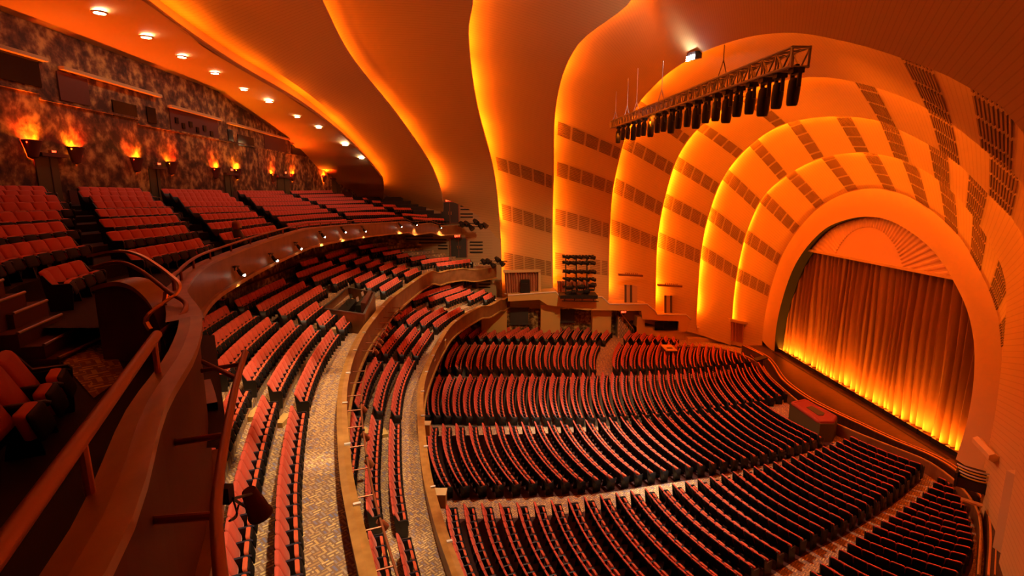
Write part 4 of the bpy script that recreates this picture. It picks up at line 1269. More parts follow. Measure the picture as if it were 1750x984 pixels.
for (x0, x1, m, yt, yb, xx) in WL:
    xm = (max(x0, 0)+x1)/2
    zt_ = wallz(xm, yt).z; zb_ = wallz(xm, yb).z
    struct(wbox(x0, x1, zb_, zt_, m, .05), 'window_%d' % wn, [M[m]]); wn += 1
ZL = []
for (x0, x1, ya, yb) in ((-60, 70, 68, 127), (98, 268, 113, 172), (285, 374, 181, 209), (386, 490, 214, 237), (496, 564, 249, 259)):
    xm = (max(x0, 0)+x1)/2; z_ = wallz(xm, (ya if x0 > 0 else 96)*.5+yb*.5 if x0 > 0 else 96).z
    struct(wbox(x0, x1, z_, z_+.12, None, .26), 'trim_60', [M['plaster']])
    ZL.append(z_)
for (x0, x1, y) in ((-60, 66, 150), (66, 235, 184), (235, 420, 228), (420, 566, 262)):
    z_ = wallz((max(x0, 0)+x1)/2, y).z; struct(wbox(x0, x1, z_-.08, z_, None, .08), 'trim_61', [M['marble']])
mb = MB()
for k in range(6):
    x = 297+k*12; zc = wallz(x, 204+k*3.4+(6 if k % 2 else 0)).z; wbox(x, x+5, zc-.18, zc+.10, None, .10, mb)
struct(mb, 'window_20', [M['glass']])
flame_r = mat('sconce_lamp_red', (1, .1, .02), .5, emit=(1, .02, .003), es=900)
flame_y = mat('sconce_lamp_amber', (1, .5, .1), .5, emit=(1, .24, .006), es=700)
SC = [(50, 240, 0), (125, 252, 1), (230, 270, 0), (290, 277, 1), (366, 287, 0), (403, 289, 2), (465, 297, 1), (499, 297, 0), (552, 300, 0), (587, 300, 0)]
for i, (x, y, md) in enumerate(SC):
    c = wallz(x, y); s = .34
    t = thing('wall_sconce', 'dark sconce with %s light on the rear wall, %s from the left' % (('red and amber', 'amber and red', 'amber')[md], Ord(i+1)), 'wall lamp', (c.x, c.y, c.z-.3), 0, 'sconces on the rear wall')
    mb = LMB()
    n = 10
    rows = []
    for (r, z) in ((.02, -.62), (.16, -.56), (.22, -.3), (.32, .0), (.29, .02)):
        rows.append([Vector((.02+r*math.cos(-PI/2+PI*k/n), r*1.15*math.sin(-PI/2+PI*k/n), z+.3)) for k in range(n+1)])
    mb.grid(rows); bowl_ = mb.build('bowl', [M['darkfascia']], t, smooth=True)
    for sgn, mm in ((-1, flame_r if md in (0,) else flame_y), (1, flame_y if md in (0, 2) else flame_r)):
        mb = LMB(); mb.add([(.05, sgn*.19-.11, .22), (.18, sgn*.19-.11, .22), (.18, sgn*.19+.11, .22), (.05, sgn*.19+.11, .22)], [(0, 1, 2, 3)]); mb.build('lamp', [mm], bowl_)
    b_ = wallz(x, y+3)
for i, (x0, x1, y0, y1) in enumerate(((66, 104, 268, 325), (258, 275, 289, 327), (386, 398, 299, 328), (475, 495, 304, 329), (568, 581, 307, 329))):
    zt2 = wallz((x0+x1)/2, y0).z; zb2 = 14.9
    d = struct(wbox(x0, x1, zb2, zt2, None, .05), 'door_%d' % (10+i), [M['olive']])
    c = wallz((x0+x1)/2, (y0+y1)/2)
    mb = MB(); mb.box(c.x+.04, c.x+.09, c.y-.02, c.y+.02, zb2, zt2); mb.build('door_stile', [M['black']], d)
    wbox_ = wbox(x0-4, x1+4, zt2, zt2+.12, None, .2); struct(wbox_, 'trim_62', [M['darkfascia']])
    exit_sign((x0+x1)/2, y0-9, max(6, 10-i*.8), 4.5, P=BW, label='small red lit exit sign over the %s door of the rear wall' % Ord(i+1))
for i, (x0, x1) in enumerate(((27, 60), (120, 150), (183, 192), (220, 240), (285, 302), (358, 374), (398, 412), (437, 443), (459, 472), (504, 512), (545, 558), (588, 600))):
    struct(wbox(x0, x1, 14.9, wallz(x0, 300 if x0 > 200 else 262).z-.35 if False else 16.1, None, .06), 'pilaster', [M['darkfascia']])
# downlights of the rear ceiling
from mathutils.bvhtree import BVHTree
def bvh(names):
    V = []; Fc = []
    for o in list(COL.objects):
        if o.type == 'MESH' and o.name.split('.')[0] in names:
            k = len(V); V += [o.matrix_basis @ v.co for v in o.data.vertices]; Fc += [[i+k for i in p.vertices] for p in o.data.polygons]
    return BVHTree.FromPolygons(V, Fc)
CB = bvh(('ceiling',))
for i, (x, y) in enumerate([(170, 20), (250, 62), (311, 96), (367, 124), (417, 152), (460, 173), (508, 199), (545, 217), (590, 247), (618, 270)]):
    h_ = CB.ray_cast(Vector((0, 0, EYE)), ray(x, y).normalized())
    c = h_[0]-ray(x, y).normalized()*.12
    t = thing('downlight', 'round white recessed downlight in the rear ceiling, %s from the left' % Ord(i+1), 'downlight', tuple(c), 0, 'rear ceiling downlights')
    sz = (.17, .17, .16, .16, .16, .18, .14, .18, .2, .2)[i]
    mb = LMB(); mb.lathe([(sz*1.5, -.01), (sz*1.5, -.05), (sz*1.1, -.06), (sz*1.05, -.01)], 20); rg_ = mb.build('ring', [M['plaster']], t)
    mb = LMB(); mb.lathe([(0, -.052), (sz*1.05, -.052)], 20); mb.build('lens', [M['lampon']], rg_)

# ================================================================== small spotlights under the upper parapet, and outboard pipes
for i, (x, y) in enumerate([(410, 470), (468, 446), (510, 426), (551, 406), (587, 398), (622, 397), (684, 389), (710, 386), (752, 391)]):
    c = on_curve(x, y-3, offset2(FARC, -.18))
    t = thing('balcony_spotlight', 'lit black spotlight under the upper balcony edge, %s from the near end' % Ord(i+1), 'spotlight', tuple(c), 0, 'spotlights under the upper balcony edge')
    k = .42+.2*min(c.y/30, 1.5)
    mb = LMB(); mb.tube([(-.05, .0, .22*k), (.02, 0, .0), (.1, 0, -.12*k)], [.10*k, .12*k, .13*k], 10); mb.build('housing', [M['black']], t)
    mb = LMB(); mb.tube([(-.1, -.1, .4*k), (-.1, -.1, .1)], .02, 6); mb.tube([(-.1, .1, .4*k), (-.1, .1, .1)], .02, 6); mb.box(-.3, -.05, -.12, .12, .38*k, .44*k); mb.build('yoke', [M['black']], t)
    mb = LMB(); mb.lathe([(0, 0), (.065*k, 0)], 10, M=Matrix.Translation((.12, 0, -.145*k)) @ Matrix.Rotation(.5, 4, 'Y')); mb.lathe([(0, 0), (.07*k, 0)], 10, M=Matrix.Translation((.16, 0, -.10*k)) @ Matrix.Rotation(PI/2, 4, 'Y')); mb.build('lens', [M['lampon']], t)
    sl_ = bpy.data.lights.new('spotlight_beam', 'SPOT'); sl_.energy = 420; sl_.spot_size = math.radians(115); sl_.color = (1, .50, .20); sl_.shadow_soft_size = .08; sl_.spot_blend = .8
    so_ = bpy.data.objects.new('beam', sl_); COL.objects.link(so_); so_.parent = t; so_.location = (.2, 0, -.25); so_.rotation_euler = Vector((-.15, 0, -1)).to_track_quat('-Z', 'Y').to_euler()
def outboard(RAIL, z, y0, y1, off, dz, label, lamps, nm):
    R_ = [Vector((p.x, p.y, z-dz)) for p in offset2(RAIL, -off) if y0 < p.y < y1]
    t = thing('lighting_pipe', label, 'pipe', tuple(R_[0]))
    mb = MB(); mb.tube(R_, .035, 8); mb.build('pipe', [M['pipe']], t, smooth=True)
    L = arclen(R_); s = .4; k = 0
    while s < L[-1]:
        p, tg = at_len(R_, L, s); nn = Vector((-tg.y, tg.x, 0))
        mb = MB(); mb.tube([p, p+nn*(off+.02)], .025, 6); mb.build('bracket', [M['pipe']], t); s += 1.5
    for i, s in enumerate(lamps):
        p, tg = at_len(R_, L, min(s, L[-1]))
        u = thing('pipe_spotlight', 'bronze spotlight on the outboard pipe, %s, %s from the near end' % (nm, Ord(i+1)), 'spotlight', tuple(p), 0, 'spotlights on the outboard pipes')
        mb = LMB(); mb.tube([(-.05, 0, -.1), (.02, .05, -.2), (.10, .12, -.36)], [.07, .10, .11], 10); mb.build('housing', [M['pipe']], u, smooth=True)
        mb = LMB(); mb.tube([(0, 0, .03), (-.05, .09, -.14), (.02, .12, -.2)], .014, 6); mb.box(-.04, .04, -.05, .05, -.02, .06); mb.build('clamp', [M['black']], u)
outboard(RAIL2, RZ2, 7, 24, .55, .62, 'bronze lighting pipe on brackets outside the middle balcony face, near stretch', [5.3, 8.6, 10.5, 13.0], 'middle balcony')
R2b = [p for p in RAIL2 if p.y > 26]
outboard(RAIL2, RZ2, 26, 38, .6, .7, 'bronze lighting pipe on brackets outside the middle balcony face beside the mixing booth', [1.0, 2.2, 3.0, 4.6, 6.0, 8.5, 10.5], 'middle balcony beyond the booth')
# clutter of lamps at the balcony ends near the arches
for i, (x, y, n_, lv) in enumerate(((805, 383, 6, 'upper'), (842, 447, 5, 'middle'))):
    c = aY(x, y, 57.3)
    t = thing('lamp_cluster', 'cluster of small black lamps at the stage end of the %s balcony rail' % lv, 'lamp cluster', tuple(c))
    for k in range(n_):
        mb = LMB(); xx = -1.2+k*.5; zz = .25*(k % 2)-.2*(k % 3); mb.tube([(xx, 0, .25+zz), (xx+.2, -.1, .05+zz), (xx+.4, -.25, -.15+zz)], [.16, .26, .30], 8); mb.build('lamp', [M['black']], t)
    mb = LMB(); mb.tube([(-1.4, .1, .15), (1.6, .1, .0)], .05, 6); mb.tube([(-1.4, .1, -.2), (1.2, .1, -.3)], .05, 6); mb.build('bar', [M['black']], t)

# ================================================================== mixing booth in the middle balcony
zr, zf0 = 9.05, 7.75
A_, B_, C_, D_ = [aZ(x, y, zr) for x, y in ((551, 527), (622, 537), (640, 500), (595, 491))]
bo = thing('mixing_booth', 'open topped mixing booth with wooden walls full of dark equipment in the middle balcony', 'booth', ((A_+B_+C_+D_)/4).to_tuple()[:2]+(zf0,))
def wallseg(a, b, z0, z1, t, name, m, parent):
    d = (b-a).normalized(); n = Vector((-d.y, d.x, 0)); c = (a+b)/2
    mb = MB(); mb.obox(Vector((c.x, c.y, (z0+z1)/2)), (b-a)/2, n*t/2, Vector((0, 0, (z1-z0)/2))); return mb.build(name, [m], parent)
for a, b in ((A_, B_), (B_, C_), (C_, D_), (D_, A_)):
    wallseg(a, b, zf0, zr, .08, 'wall_panel', M['bronze'], bo)
    wallseg(a+Vector((0, 0, .03)), b+Vector((0, 0, .03)), zr-.01, zr+.04, .13, 'rim', M['steel'], bo)
cc = (A_+B_+C_+D_)/4
mb = MB(); q = [p.lerp(cc, .03) for p in (A_, B_, C_, D_)]; mb.add([Vector((p.x, p.y, zf0+.25)) for p in q], [(0, 1, 2, 3)]); mb.build('booth_floor', [M['black']], bo)
def bl(u, v, z): 
    p = A_.lerp(B_, u).lerp(D_.lerp(C_, u), v); return Vector((p.x, p.y, z))
def bbox(u0, u1, v0, v1, z0, z1, tilt=0):
    mb = MB(); P = [bl(u, v, z) for u in (u0, u1) for v in (v0, v1) for z in (z0, z1+ (tilt if u == u1 else 0))]
    return mb.add(P, [(0, 1, 3, 2), (4, 6, 7, 5), (0, 4, 5, 1), (2, 3, 7, 6), (0, 2, 6, 4), (1, 5, 7, 3)])
t = tag(bbox(.12, .45, .15, .85, 8.0, 8.45, .1).build('mixing_desk', [M['black']]), 'long black mixing desk along the rear side inside the booth', 'mixing desk')
t = tag(bbox(.60, .78, .45, .92, 8.0, 8.75, .12).build('mixing_desk', [M['screen']]), 'grey mixing desk on the rail side inside the booth', 'mixing desk')
t = tag(bbox(.50, .72, .10, .30, 8.0, 8.55, .1).build('equipment_rack', [M['black']]), 'black equipment rack in the near corner of the booth', 'rack')
t = tag(bbox(.82, .95, .30, .92, 8.0, 9.25).build('equipment_rack', [M['darkfascia']]), 'tall dark rack against the rail side of the booth', 'rack')
for i, (u, v, z) in enumerate(((.25, .8, 8.75), (.3, .55, 8.7), (.62, .55, 9.05), (.66, .8, 9.1), (.55, .18, 8.7))):
    m_ = thing('monitor', 'small screen on the equipment in the mixing booth, %s one' % ('rear far', 'rear middle', 'pale rail side near', 'pale rail side far', 'near corner')[i], 'monitor', tuple(bl(u, v, z-.2)))
    c = bl(u, v, z); mb = MB(); mb.obox(c, (.02, 0, .012), (0, .22, 0), (-.03, 0, .15)); mb.build('screen', [M['white'] if i in (2, 3) else M['screen']], m_)
    mb = MB(); mb.tube([c-Vector((0, 0, .28)), c], .02, 6); mb.build('stand', [M['black']], m_)
mb = MB(); p0 = bl(.02, .98, zr); mb.prism([p0+Vector((0, 0, 0)), p0+Vector((.12, 0, 0)), p0+Vector((.06, -.05, .35)), p0+Vector((0, -.05, .4))], (0, .06, 0)); o = mb.build('corner_post', [M['white']], bo)
# pale step blocks near the booth
for i, (x, y, z) in enumerate(((566, 564, 8.15), (531, 556, 8.4), (525, 566, 8.2))):
    c = aZ(x, y, z); mb = MB(); mb.obox(c, (.35, .1, 0), (-.08, .3, 0), (0, 0, .12)); struct(mb, 'aisle_steps', [M['plaster']])
# pillar lamps: pale blocks at the inner side of the lowest balcony rail
for i, (x, y, z) in enumerate(((753, 848, 4.2), (728, 728, 4.2), (738, 617, 4.2), (757, 582, 4.3), (780, 549, 4.4))):
    c = aZ(x, y+6, z); sc_ = .32
    t = thing('rail_box', 'pale ochre box lamp on the face of the lowest balcony, %s from the near end' % Ord(i+1), 'box', tuple(c), 0, 'box lamps on the lowest balcony face')
    mb = LMB(); mb.box(-.30, .22, -.24, .24, -.22, .30); mb.build('body', [M['yellowpl']], t)
    mb = LMB(); mb.box(-.32, .24, -.26, .26, .30, .36); mb.build('lid', [M['plaster']], t)

# ================================================================== truss with moving heads
T0 = aX(1049, 213, 8.6); T1 = aX(1368, 97, 8.9)
tr = thing('lighting_truss', 'long steel box lighting truss hanging below the arches in front of the stage', 'truss', tuple((T0+T1)/2))
d = (T1-T0).normalized(); sd = d.cross(Vector((0, 0, 1))).normalized(); up = sd.cross(d)
TW = .28; LT = (T1-T0).length; NB = 60
for i, (a, b) in enumerate(((1, 1), (1, -1), (-1, 1), (-1, -1))):
    mb = MB(); mb.tube([T0+sd*a*TW+up*b*TW, T1+sd*a*TW+up*b*TW], .05, 8); mb.build('chord', [M['steel']], tr)
faces = (((1, 1), (1, -1)), ((-1, 1), (-1, -1)), ((1, 1), (-1, 1)), ((1, -1), (-1, -1)))
for f0, f1 in faces:
    mb = MB()
    for k in range(NB):
        a, b = (f0, f1) if k % 2 == 0 else (f1, f0)
        p = T0+d*LT*k/NB+sd*a[0]*TW+up*a[1]*TW; q = T0+d*LT*(k+1)/NB+sd*b[0]*TW+up*b[1]*TW
        mb.tube([p, q], .028, 5)
        if k % 2 == 0: mb.tube([T0+d*LT*k/NB+sd*f0[0]*TW+up*f0[1]*TW, T0+d*LT*k/NB+sd*f1[0]*TW+up*f1[1]*TW], .03, 5)
    mb.build('lattice', [M['steel']], tr)
for T_ in (T0, T1):
    mb = MB(); cs = [T_+sd*a*TW+up*b*TW for a, b in ((1, 1), (1, -1), (-1, -1), (-1, 1), (1, 1))]; mb.tube(cs, .05, 6); mb.build('end_frame', [M['steel']], tr)
for i, (x, y) in enumerate(((1065, 163), (1109, 118), (1145, 122), (1217, 82), (1327, 84))):
    s = (.02, .17, .27, .48, .79)[i]
    p = T0.lerp(T1, s); e = p+Vector((0, 0, (2.6, 3.0, 3.2, 2.6, 1.6)[i])); 
    t = tag(MB().tube([p+up*TW+sd*.2, p+Vector((0, 0, 1.0)), e], .022, 6).tube([p+up*TW-sd*.2, p+Vector((0, 0, 1.0))], .022, 6).build('hoist_cable', [M['steel'] if i != 2 else M['white']]), 'thin hoist cable holding the lighting truss, %s from its far end' % Ord(i+1), 'cable', 'hoist cables of the truss')
fx = [(1058, 228), (1066, 228), (1074, 224), (1084, 222), (1093, 218), (1102, 213), (1114, 210), (1126, 204), (1137, 198), (1150, 193), (1163, 187), (1178, 183), (1194, 175), (1211, 167), (1228, 160), (1247, 155), (1266, 148), (1287, 141), (1311, 134), (1336, 128), (1364, 122)]
def moving_head(p, k, label):
    t = thing('moving_head_light', label, 'stage light', tuple(p), 0, 'moving heads on the truss')
    mb = LMB(); mb.box(-.22*k, .22*k, -.20*k, .20*k, -.06, .14*k); mb.box(-.06, .06, -.06, .06, .14*k, .26*k); mb.build('base', [M['black']], t)
    mb = LMB()
    for s in (-1, 1): mb.box(-.07*k, .07*k, s*.27*k-.035, s*.27*k+.035, -.62*k, -.02)
    mb.box(-.08*k, .08*k, -.28*k, .28*k, -.12*k, -.03); yk_ = mb.build('yoke', [M['black']], t)
    mb = LMB(); mb.lathe([(0, -.30*k), (.17*k, -.30*k), (.22*k, -.4*k), (.235*k, -.75*k), (.22*k, -1.15*k), (.20*k, -1.30*k), (.16*k, -1.34*k), (0, -1.32*k)], 12, M=Matrix.Translation((0, 0, .05)) @ Matrix.Rotation(.10, 4, 'X')); mb.build('head', [M['black']], yk_, smooth=True)
for i, (x, y) in enumerate(fx):
    s = min(max((i+.4)/len(fx), 0), 1)
    # spread along the truss by picture position
    best = min((k/400 for k in range(401)), key=lambda k: abs(proj(T0.lerp(T1, k))[0]-x))
    p = T0.lerp(T1, best)-up*(TW+.12)
    moving_head(p, .80 if i % 3 else .92, 'black moving head light hanging from the truss, %s from its far end' % Ord(i+1))
# floodlight on the arch edge
fl = thing('floodlight', 'bright white twin floodlight on the ceiling arch edge behind the truss', 'floodlight', tuple(aX(1180, 99, 10.6)))
c = aX(1180, 99, 10.5)
mb = MB(); mb.obox(c+Vector((.25, .1, .15)), (.2, 0, 0), (0, .75, .12), (0, 0, .2)); mb.build('housing', [M['black']], fl)
for s in (-.42, .35):
    mb = MB(); mb.obox(c+Vector((0, -s, -s*.12)), (.04, 0, 0), (0, .26, .04), (0, 0, .13)); mb.build('lens', [mat('flood_lens', (1, 1, 1), .5, emit=(1, .97, 1), es=60)], fl)

# ================================================================== lighting rack on the ledge
RY = 55.6
rk = thing('lighting_rack', 'black pipe rack of stage lights standing on the ochre ledge', 'rack', tuple(aY(990, 507, RY)))
for x in (967, 985, 1003):
    mb = MB(); mb.tube([aY(x, 506, RY), aY(x, 437, RY)], .07, 6); mb.build('upright', [M['black']], rk)
for y in (441, 451, 466, 476, 490):
    mb = MB(); mb.tube([aY(961, y-1, RY), aY(1017, y+1, RY)], .05, 6); mb.build('crossbar', [M['black']], rk)
mb = MB(); a = aY(957, 508, RY-.6); b = aY(1021, 504, RY-.6); mb.box(a.x, b.x, RY-.9, RY+1.2, a.z-.1, b.z); 
mb.tube([aY(960, 514, RY-.9), aY(1023, 515, RY-.9)], .05, 5)
for x in (964, 982, 995, 1014): mb.tube([aY(x, 508, RY-.9), aY(x, 515, RY-.9)], .05, 5)
mb.build('platform', [M['black']], rk)
rows_ = [(439, 5, 'top'), (449, 5, 'second'), (464, 5, 'third'), (477, 5, 'fourth')]
for y, n_, nm in rows_:
    for k in range(n_):
        x = 969+k*11+(1 if y > 455 else 0); c = aY(x, y, RY-.3)
        t = thing('stage_light', 'black stage light on the ledge rack, %s row, %s from the left' % (nm, Ord(k+1)), 'stage light', tuple(c), 0, 'stage lights on the ledge rack')
        mb = LMB(); mb.tube([(-.50, -.25, .16), (-.1, -.05, .0), (.22, .1, -.10), (.28, .12, -.12)], [.11, .15, .22, .10], 8); mb.build('barrel', [M['black']], t)
        mb = LMB(); mb.tube([(0, .1, -.05), (0, .25, .2)], .03, 5); mb.box(-.12, .12, .1, .2, .12, .2); mb.build('clamp', [M['black']], t)
for i, (x, y) in enumerate(((972, 493), (992, 492), (1011, 489), (978, 501), (1000, 500))):
    c = aY(x, y, RY-.1)
    t = thing('moving_light', 'large black moving light on the rack platform, %s' % ('upper left', 'upper middle', 'upper right', 'lower left', 'lower right')[i], 'stage light', tuple(c), 0, 'moving lights on the rack platform')
    mb = LMB(); mb.box(-.3, .3, -.2, .2, -.5, -.3); mb.build('base', [M['black']], t)
    mb = LMB(); mb.box(-.36, -.28, -.1, .1, -.35, .25); mb.box(.28, .36, -.1, .1, -.35, .25); mb.build('yoke', [M['black']], t)
    mb = LMB(); mb.tube([(-.2, .1, .05), (.1, -.1, .15), (.4, -.3, .22)], [.2, .28, .22], 9); mb.build('head', [M['black']], t)

# ================================================================== stalls: control table, red topped box, organ, small things
c = aZ(1143, 597, .95+.05)
tb = thing('console_table', 'small bright wooden control table set up over the stalls seats', 'table', (c.x, c.y, 0))
w2 = 9.5/F*proj(c)[2]
mb = MB(); mb.box(c.x-w2, c.x+w2, c.y-1.0, c.y+1.0, 1.12, 1.20); mb.build('tabletop', [mat('blond_wood', (.8, .5, .22), .6)], tb)
mb = MB(); mb.box(c.x-w2, c.x-w2+.35, c.y-.9, c.y+.9, .2, 1.12); mb.build('pedestal', [M['darkfascia']], tb)
mb = MB(); mb.box(c.x+w2-.35, c.x+w2, c.y-.9, c.y+.9, .2, 1.12); mb.build('pedestal', [M['darkfascia']], tb)
mb = MB(); mb.box(c.x-.25, c.x+.25, c.y-.4, c.y-.05, 1.20, 1.24); o = mb.build('papers', [M['screen']]); tag(o, 'small dark folder lying on the bright control table in the stalls', 'papers')
q = [aZ(x, y, 1.35) for x, y in ((1350, 686), (1375, 681), (1432, 712), (1426, 722), (1402, 722))]
rb = thing('red_topped_box', 'long low olive box with a red padded rim before the stage', 'box', tuple(aZ(1390, 720, 0)))
cx = sum((p for p in q), Vector())/5
mb = MB(); mb.prism([Vector((p.x, p.y, 0)) for p in q], (0, 0, 1.25)); mb.build('body', [M['olive']], rb)
mb = MB(); pr = [Vector((p.x, p.y, 1.28)) for p in q]; pr2 = [p.lerp(Vector((cx.x, cx.y, 1.28)), .12) for p in pr]; mb.tube(resample(pr2+[pr2[0]], 60), .14, 8); mb.build('padded_rim', [M['redfelt']], rb, smooth=True)
mb = MB(); mb.prism([Vector((p.x, p.y, 1.26)) for p in [p.lerp(Vector((cx.x, cx.y, 1.3)), .05) for p in pr]], (0, 0, .12)); mb.build('top', [M['redfelt']], rb)
mb = MB(); pc_ = [p.lerp(Vector((cx.x, cx.y, 1.39)), .62) for p in pr]; mb.prism([Vector((p.x, p.y, 1.39)) for p in pc_], (0, 0, .02)); mb.build('inset', [M['olive']], rb)
# organ console in the near niche
oc = Vector((22.7, 23.7, 0))
oz = 1.6
og = thing('organ_console', 'organ console with curved yellow keyboards in the niche beside the stage arch', 'organ', (oc.x, oc.y, oz), -PI/4)
og.scale = (.62, .62, .62)
mb = LMB(); mb.box(-1.1, 1.1, .3, 1.0, 0, 1.5); mb.box(-1.2, 1.2, -.1, .3, 0, .8); mb.box(-1.25, -1.1, -.3, 1.0, 0, 1.2); mb.box(1.1, 1.25, -.3, 1.0, 0, 1.2); mb.build('case', [M['black']], og)
for k in range(4):
    mb = LMB(); rows = []
    for (r, z) in ((1.05+.12*k, .85+.28*k), (1.22+.12*k, .93+.28*k), (1.22+.12*k, 1.04+.28*k), (1.05+.12*k, 1.0+.28*k)):
        rows.append([Vector((r*math.cos(PI+PI*.15+PI*.7*i/14)*.9, r*math.sin(PI+PI*.15+PI*.7*i/14)*.55+.5, z)) for i in range(15)])
    mb.grid(rows); mb.build('keyboard', [M['white'] if k % 2 else mat('ivory_stops', (.75, .62, .12), .5)], og)
mb = LMB(); mb.box(-.5, .5, -1.3, -.95, .45, .55); mb.box(-.45, -.4, -1.25, -1.0, 0, .45); mb.box(.4, .45, -1.25, -1.0, 0, .45); o = mb.build('bench', [M['wood']], None); o.location = og.location+Vector((0, 0, -.6)); o.rotation_euler.z = -PI/4; o.scale = (.8, .8, .8); tag(o, 'low wooden bench in front of the organ console', 'bench')
# niche canopy, side piers and curved floor wall on the near side
ncp = [aX(1688, 762, 22.8)+Vector((0, .6, 0)), aX(1730, 800, 22.2)+Vector((0, .9, 0))]
mb = MB(); mb.tube(ncp, .22, 6); struct(mb, 'trim_70', [M['plaster']])
mb = MB()
nw = [aZ(x, y, 1.0) for x, y in ((1640, 798), (1672, 824), (1700, 850), (1722, 884), (1745, 905), (1790, 940))]
mb.grid([[Vector((p.x, p.y, 0)) for p in nw], [Vector((p.x, p.y, 1.0)) for p in nw]])
struct(mb, 'wall_near', [M['darkfascia']])
for i, (x, y, X_) in enumerate(((1726, 860, 21.0), (1748, 888, 20.3))):
    p = aX(x, y, X_); mb = MB(); mb.box(p.x-.3, p.x+.25, p.y-.5, p.y+.1, 0, 4.6); struct(mb, 'pier', [M['plaster']])
# stage corner clutter: folded music stands at the far corner of the stalls
for i, (x, y) in enumerate(((1296, 618), (1303, 616))):
    c = aZ(x, y, .9)
    t = thing('music_stand', 'black folded music stand at the far front corner of the stalls, %s one' % ('left', 'right')[i], 'stand', (c.x, c.y, 0))
    mb = LMB(); mb.tube([(0, 0, 0), (0, 0, 1.1)], .04, 6); mb.build('pole', [M['black']], t)
    mb = LMB(); mb.obox((0, 0, 1.15), (.3, 0, .1), (0, .35, 0), (-.02, 0, .06)); mb.build('desk', [M['black']], t)
# ================================================================== put the seats in
from mathutils.bvhtree import BVHTree
def occluder():
    V = []; Fc = []
    for o in list(COL.objects):
        if o.type == 'MESH' and o.name.split('.')[0] in ('fascia', 'floor_balcony', 'trim_40', 'mixing_booth', 'end_parapet', 'ceiling'):
            mw = o.matrix_basis; k = len(V)
            V += [mw @ v.co for v in o.data.vertices]; Fc += [[i+k for i in p.vertices] for p in o.data.polygons]
    return BVHTree.FromPolygons(V, Fc)
BT = occluder(); EYEV = Vector((0, 0, EYE))
def visible(s):
    x, y, _ = s['q']
    if not (-5 < x < 1755 and -5 < y < 1000): return False
    p = s['p']+Vector((0, 0, .9*s['s'][2])); d = (p-EYEV); L = d.length; d.normalize()
    h = BT.ray_cast(EYEV, d, L-.35)
    return h[0] is None
for s in SEATS: s['vis'] = visible(s)
vis = sorted([s for s in SEATS if s['vis']], key=lambda s: -s['px'])
indiv = vis[:300]; ids = set(id(s) for s in indiv)
rest = [s for s in SEATS if id(s) not in ids]
print('SEATS', len(SEATS), 'visible', len(vis), 'smallest individual px', round(indiv[-1]['px'], 1))
from collections import Counter
print(Counter(s['where'] for s in indiv))
def seat_label(s):
    r = 'front' if (s['row'] == 1 and 'balcony' in s['where']) else Ord(s['row'])
    return 'red folding seat, %s, %s row, %s from its near end' % (s['where'], r, Ord(s['i']))
proto = {}
for s in indiv:
    t = bpy.data.objects.new('theatre_seat', None); COL.objects.link(t)
    t.empty_display_size = .2; t.location = s['p']; t.rotation_euler = (0, 0, s['a']); t.scale = s['s']
    tag(t, seat_label(s), 'seat', s['g'])
    pl = [(n, me) for n, me, b, m in PM]
    if s['e'][0]: pl.append(('end_panel', ENDN[1] if True else None))
    if s['e'][1]: pl.append(('end_panel', ENDP[1]))
    for n, me in pl:
        o = bpy.data.objects.new(n, me); COL.objects.link(o); o.parent = t
        if n == 'backrest': bk_ = o
        if n == 'back_shell': o.parent = bk_
        if n == 'seat_cushion': cu_ = o
        if n == 'seat_pan': o.parent = cu_
# everything beyond: one mesh
def merge_arrays(bs):
    V = []; Fl = []; Ft = []; Mi = []
    for b, mi in bs:
        o = len(V); V += b.v
        for f in b.f: Ft.append(len(f)); Fl += [i+o for i in f]; Mi.append(mi)
    return np.array(V, dtype=np.float64), np.array(Fl), np.array(Ft), np.array(Mi)
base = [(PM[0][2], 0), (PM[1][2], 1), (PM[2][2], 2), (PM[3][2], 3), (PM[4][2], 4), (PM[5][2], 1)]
A0 = merge_arrays(base); A1 = merge_arrays(base+[(ENDN[2], 4)]); A2 = merge_arrays(base+[(ENDP[2], 4)]); A3 = merge_arrays(base+[(ENDN[2], 4), (ENDP[2], 4)])
VV = []; FL = []; FT = []; MI = []; off = 0
for s in rest:
    V, Fl, Ft, Mi = (A3 if s['e'][0] and s['e'][1] else A1 if s['e'][0] else A2 if s['e'][1] else A0)
    W = V*np.array(s['s']); c, sn = math.cos(s['a']), math.sin(s['a'])
    X = W[:, 0]*c-W[:, 1]*sn+s['p'].x; Y = W[:, 0]*sn+W[:, 1]*c+s['p'].y; Z = W[:, 2]+s['p'].z
    VV.append(np.stack([X, Y, Z], 1)); FL.append(Fl+off); FT.append(Ft); MI.append(Mi); off += len(V)
if VV:
    VV = np.concatenate(VV); FL = np.concatenate(FL); FT = np.concatenate(FT); MI = np.concatenate(MI)
    me = bpy.data.meshes.new('theatre_seats_beyond'); me.vertices.add(len(VV)); me.vertices.foreach_set('co', VV.astype(np.float32).ravel())
    me.loops.add(len(FL)); me.loops.foreach_set('vertex_index', FL.astype(np.int32))
    me.polygons.add(len(FT)); me.polygons.foreach_set('loop_start', (np.concatenate([[0], np.cumsum(FT)[:-1]])).astype(np.int32))
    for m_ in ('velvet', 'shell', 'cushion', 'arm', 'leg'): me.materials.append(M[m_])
    me.polygons.foreach_set('material_index', MI.astype(np.int32)); me.update(calc_edges=True); me.validate()
    o = bpy.data.objects.new('theatre_seat', me); COL.objects.link(o)
    tag(o, 'all the further red folding seats filling stalls and balconies in curved rows', 'seat', None, 'stuff')
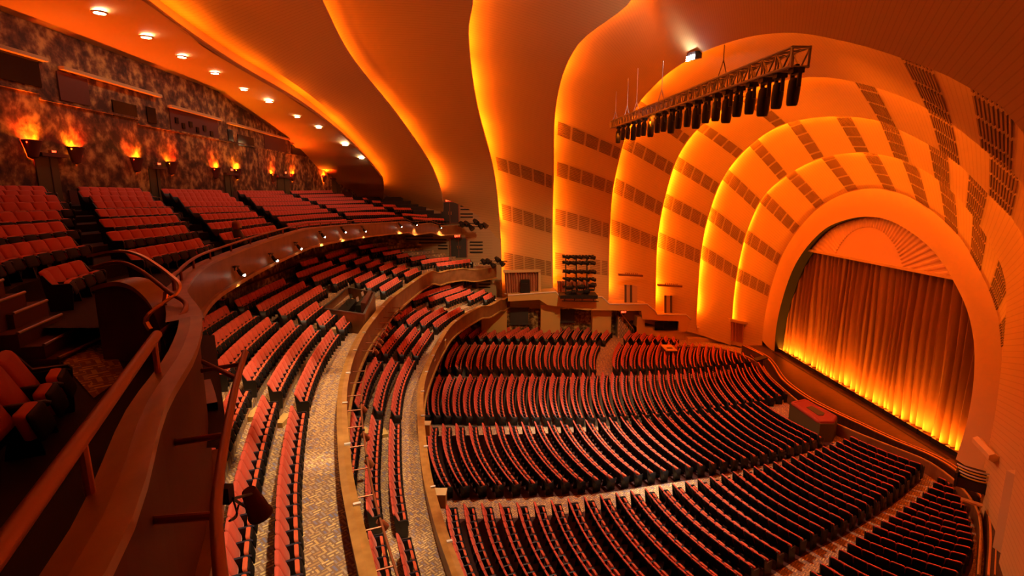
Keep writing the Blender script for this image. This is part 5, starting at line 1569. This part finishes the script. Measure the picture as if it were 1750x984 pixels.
# ================================================================== lights
w = bpy.data.worlds.new('w'); scene.world = w; w.use_nodes = True
w.node_tree.nodes['Background'].inputs[0].default_value = (0, 0, 0, 1); w.node_tree.nodes['Background'].inputs[1].default_value = 0
def spot(loc, tgt, power, angle, color=(1, .74, .45), size=.3, blend=.6, name='house_spotlight'):
    l = bpy.data.lights.new(name, 'SPOT'); l.energy = power; l.spot_size = math.radians(angle); l.color = color; l.shadow_soft_size = size; l.spot_blend = blend
    o = bpy.data.objects.new(name, l); COL.objects.link(o); o.location = loc
    o.rotation_euler = (Vector(tgt)-Vector(loc)).to_track_quat('-Z', 'Y').to_euler(); return o
# ceiling ports over the two lower balconies, aimed almost straight down
W1 = (1, .68, .38)
spot((-2.0, 12, 22), (-4.3, 11.5, 7.5), 8200, 37, W1, blend=.35)
spot((-4.2, 19, 22), (-6.6, 19, 7.5), 8200, 38, W1, blend=.35)
spot((-4.5, 29, 22), (-7.8, 28, 7.5), 4600, 36, W1, blend=.4)
spot((-3.5, 41, 21), (-7.8, 42, 7.5), 6500, 38, W1, blend=.4)
spot((-1, 50, 20), (-5.0, 53, 7), 7500, 34, W1, blend=.4)
# stalls: a general wash and the bright pools in the middle, thrown from the truss side
spot((3, 33, 22.5), (6, 29, 0), 15000, 96, (1, .64, .38), blend=1)
spot((8.6, 33, 20.5), (3.6, 33, 0), 20000, 26, (1, .84, .62), blend=.8)
spot((9, 31, 20.5), (7.2, 29.5, 0), 24000, 26, (1, .90, .70), blend=.9)
spot((9, 29, 20.3), (8.6, 24, 0), 15000, 26, (1, .88, .62), blend=.9)
# orange wash added at the truss to brighten the stage arches
for (a, b, p_) in (((8.6, 44, 20.8), (22, 50, 12), 4000), ((8.6, 34, 20.6), (23, 40, 17), 4000), ((8.7, 24, 19.8), (23, 25, 14), 5000)):
    spot(a, b, p_, 95, (1, .17, .004), blend=1, size=.4, name='added_arch_wash')
spot((10.3, 31, 23.2), (4, 36, 25), 260, 140, (1, .7, .6), blend=1, name='floodlight_beam')
# warm light on the ledge and the lower side wall
spot((7.5, 38, 20.3), (2, 57, 3), 7500, 62, (1, .66, .26), blend=1)
spot((6.5, 40, 20.8), (-7, 59, 10), 3200, 44, (1, .66, .34), blend=1)
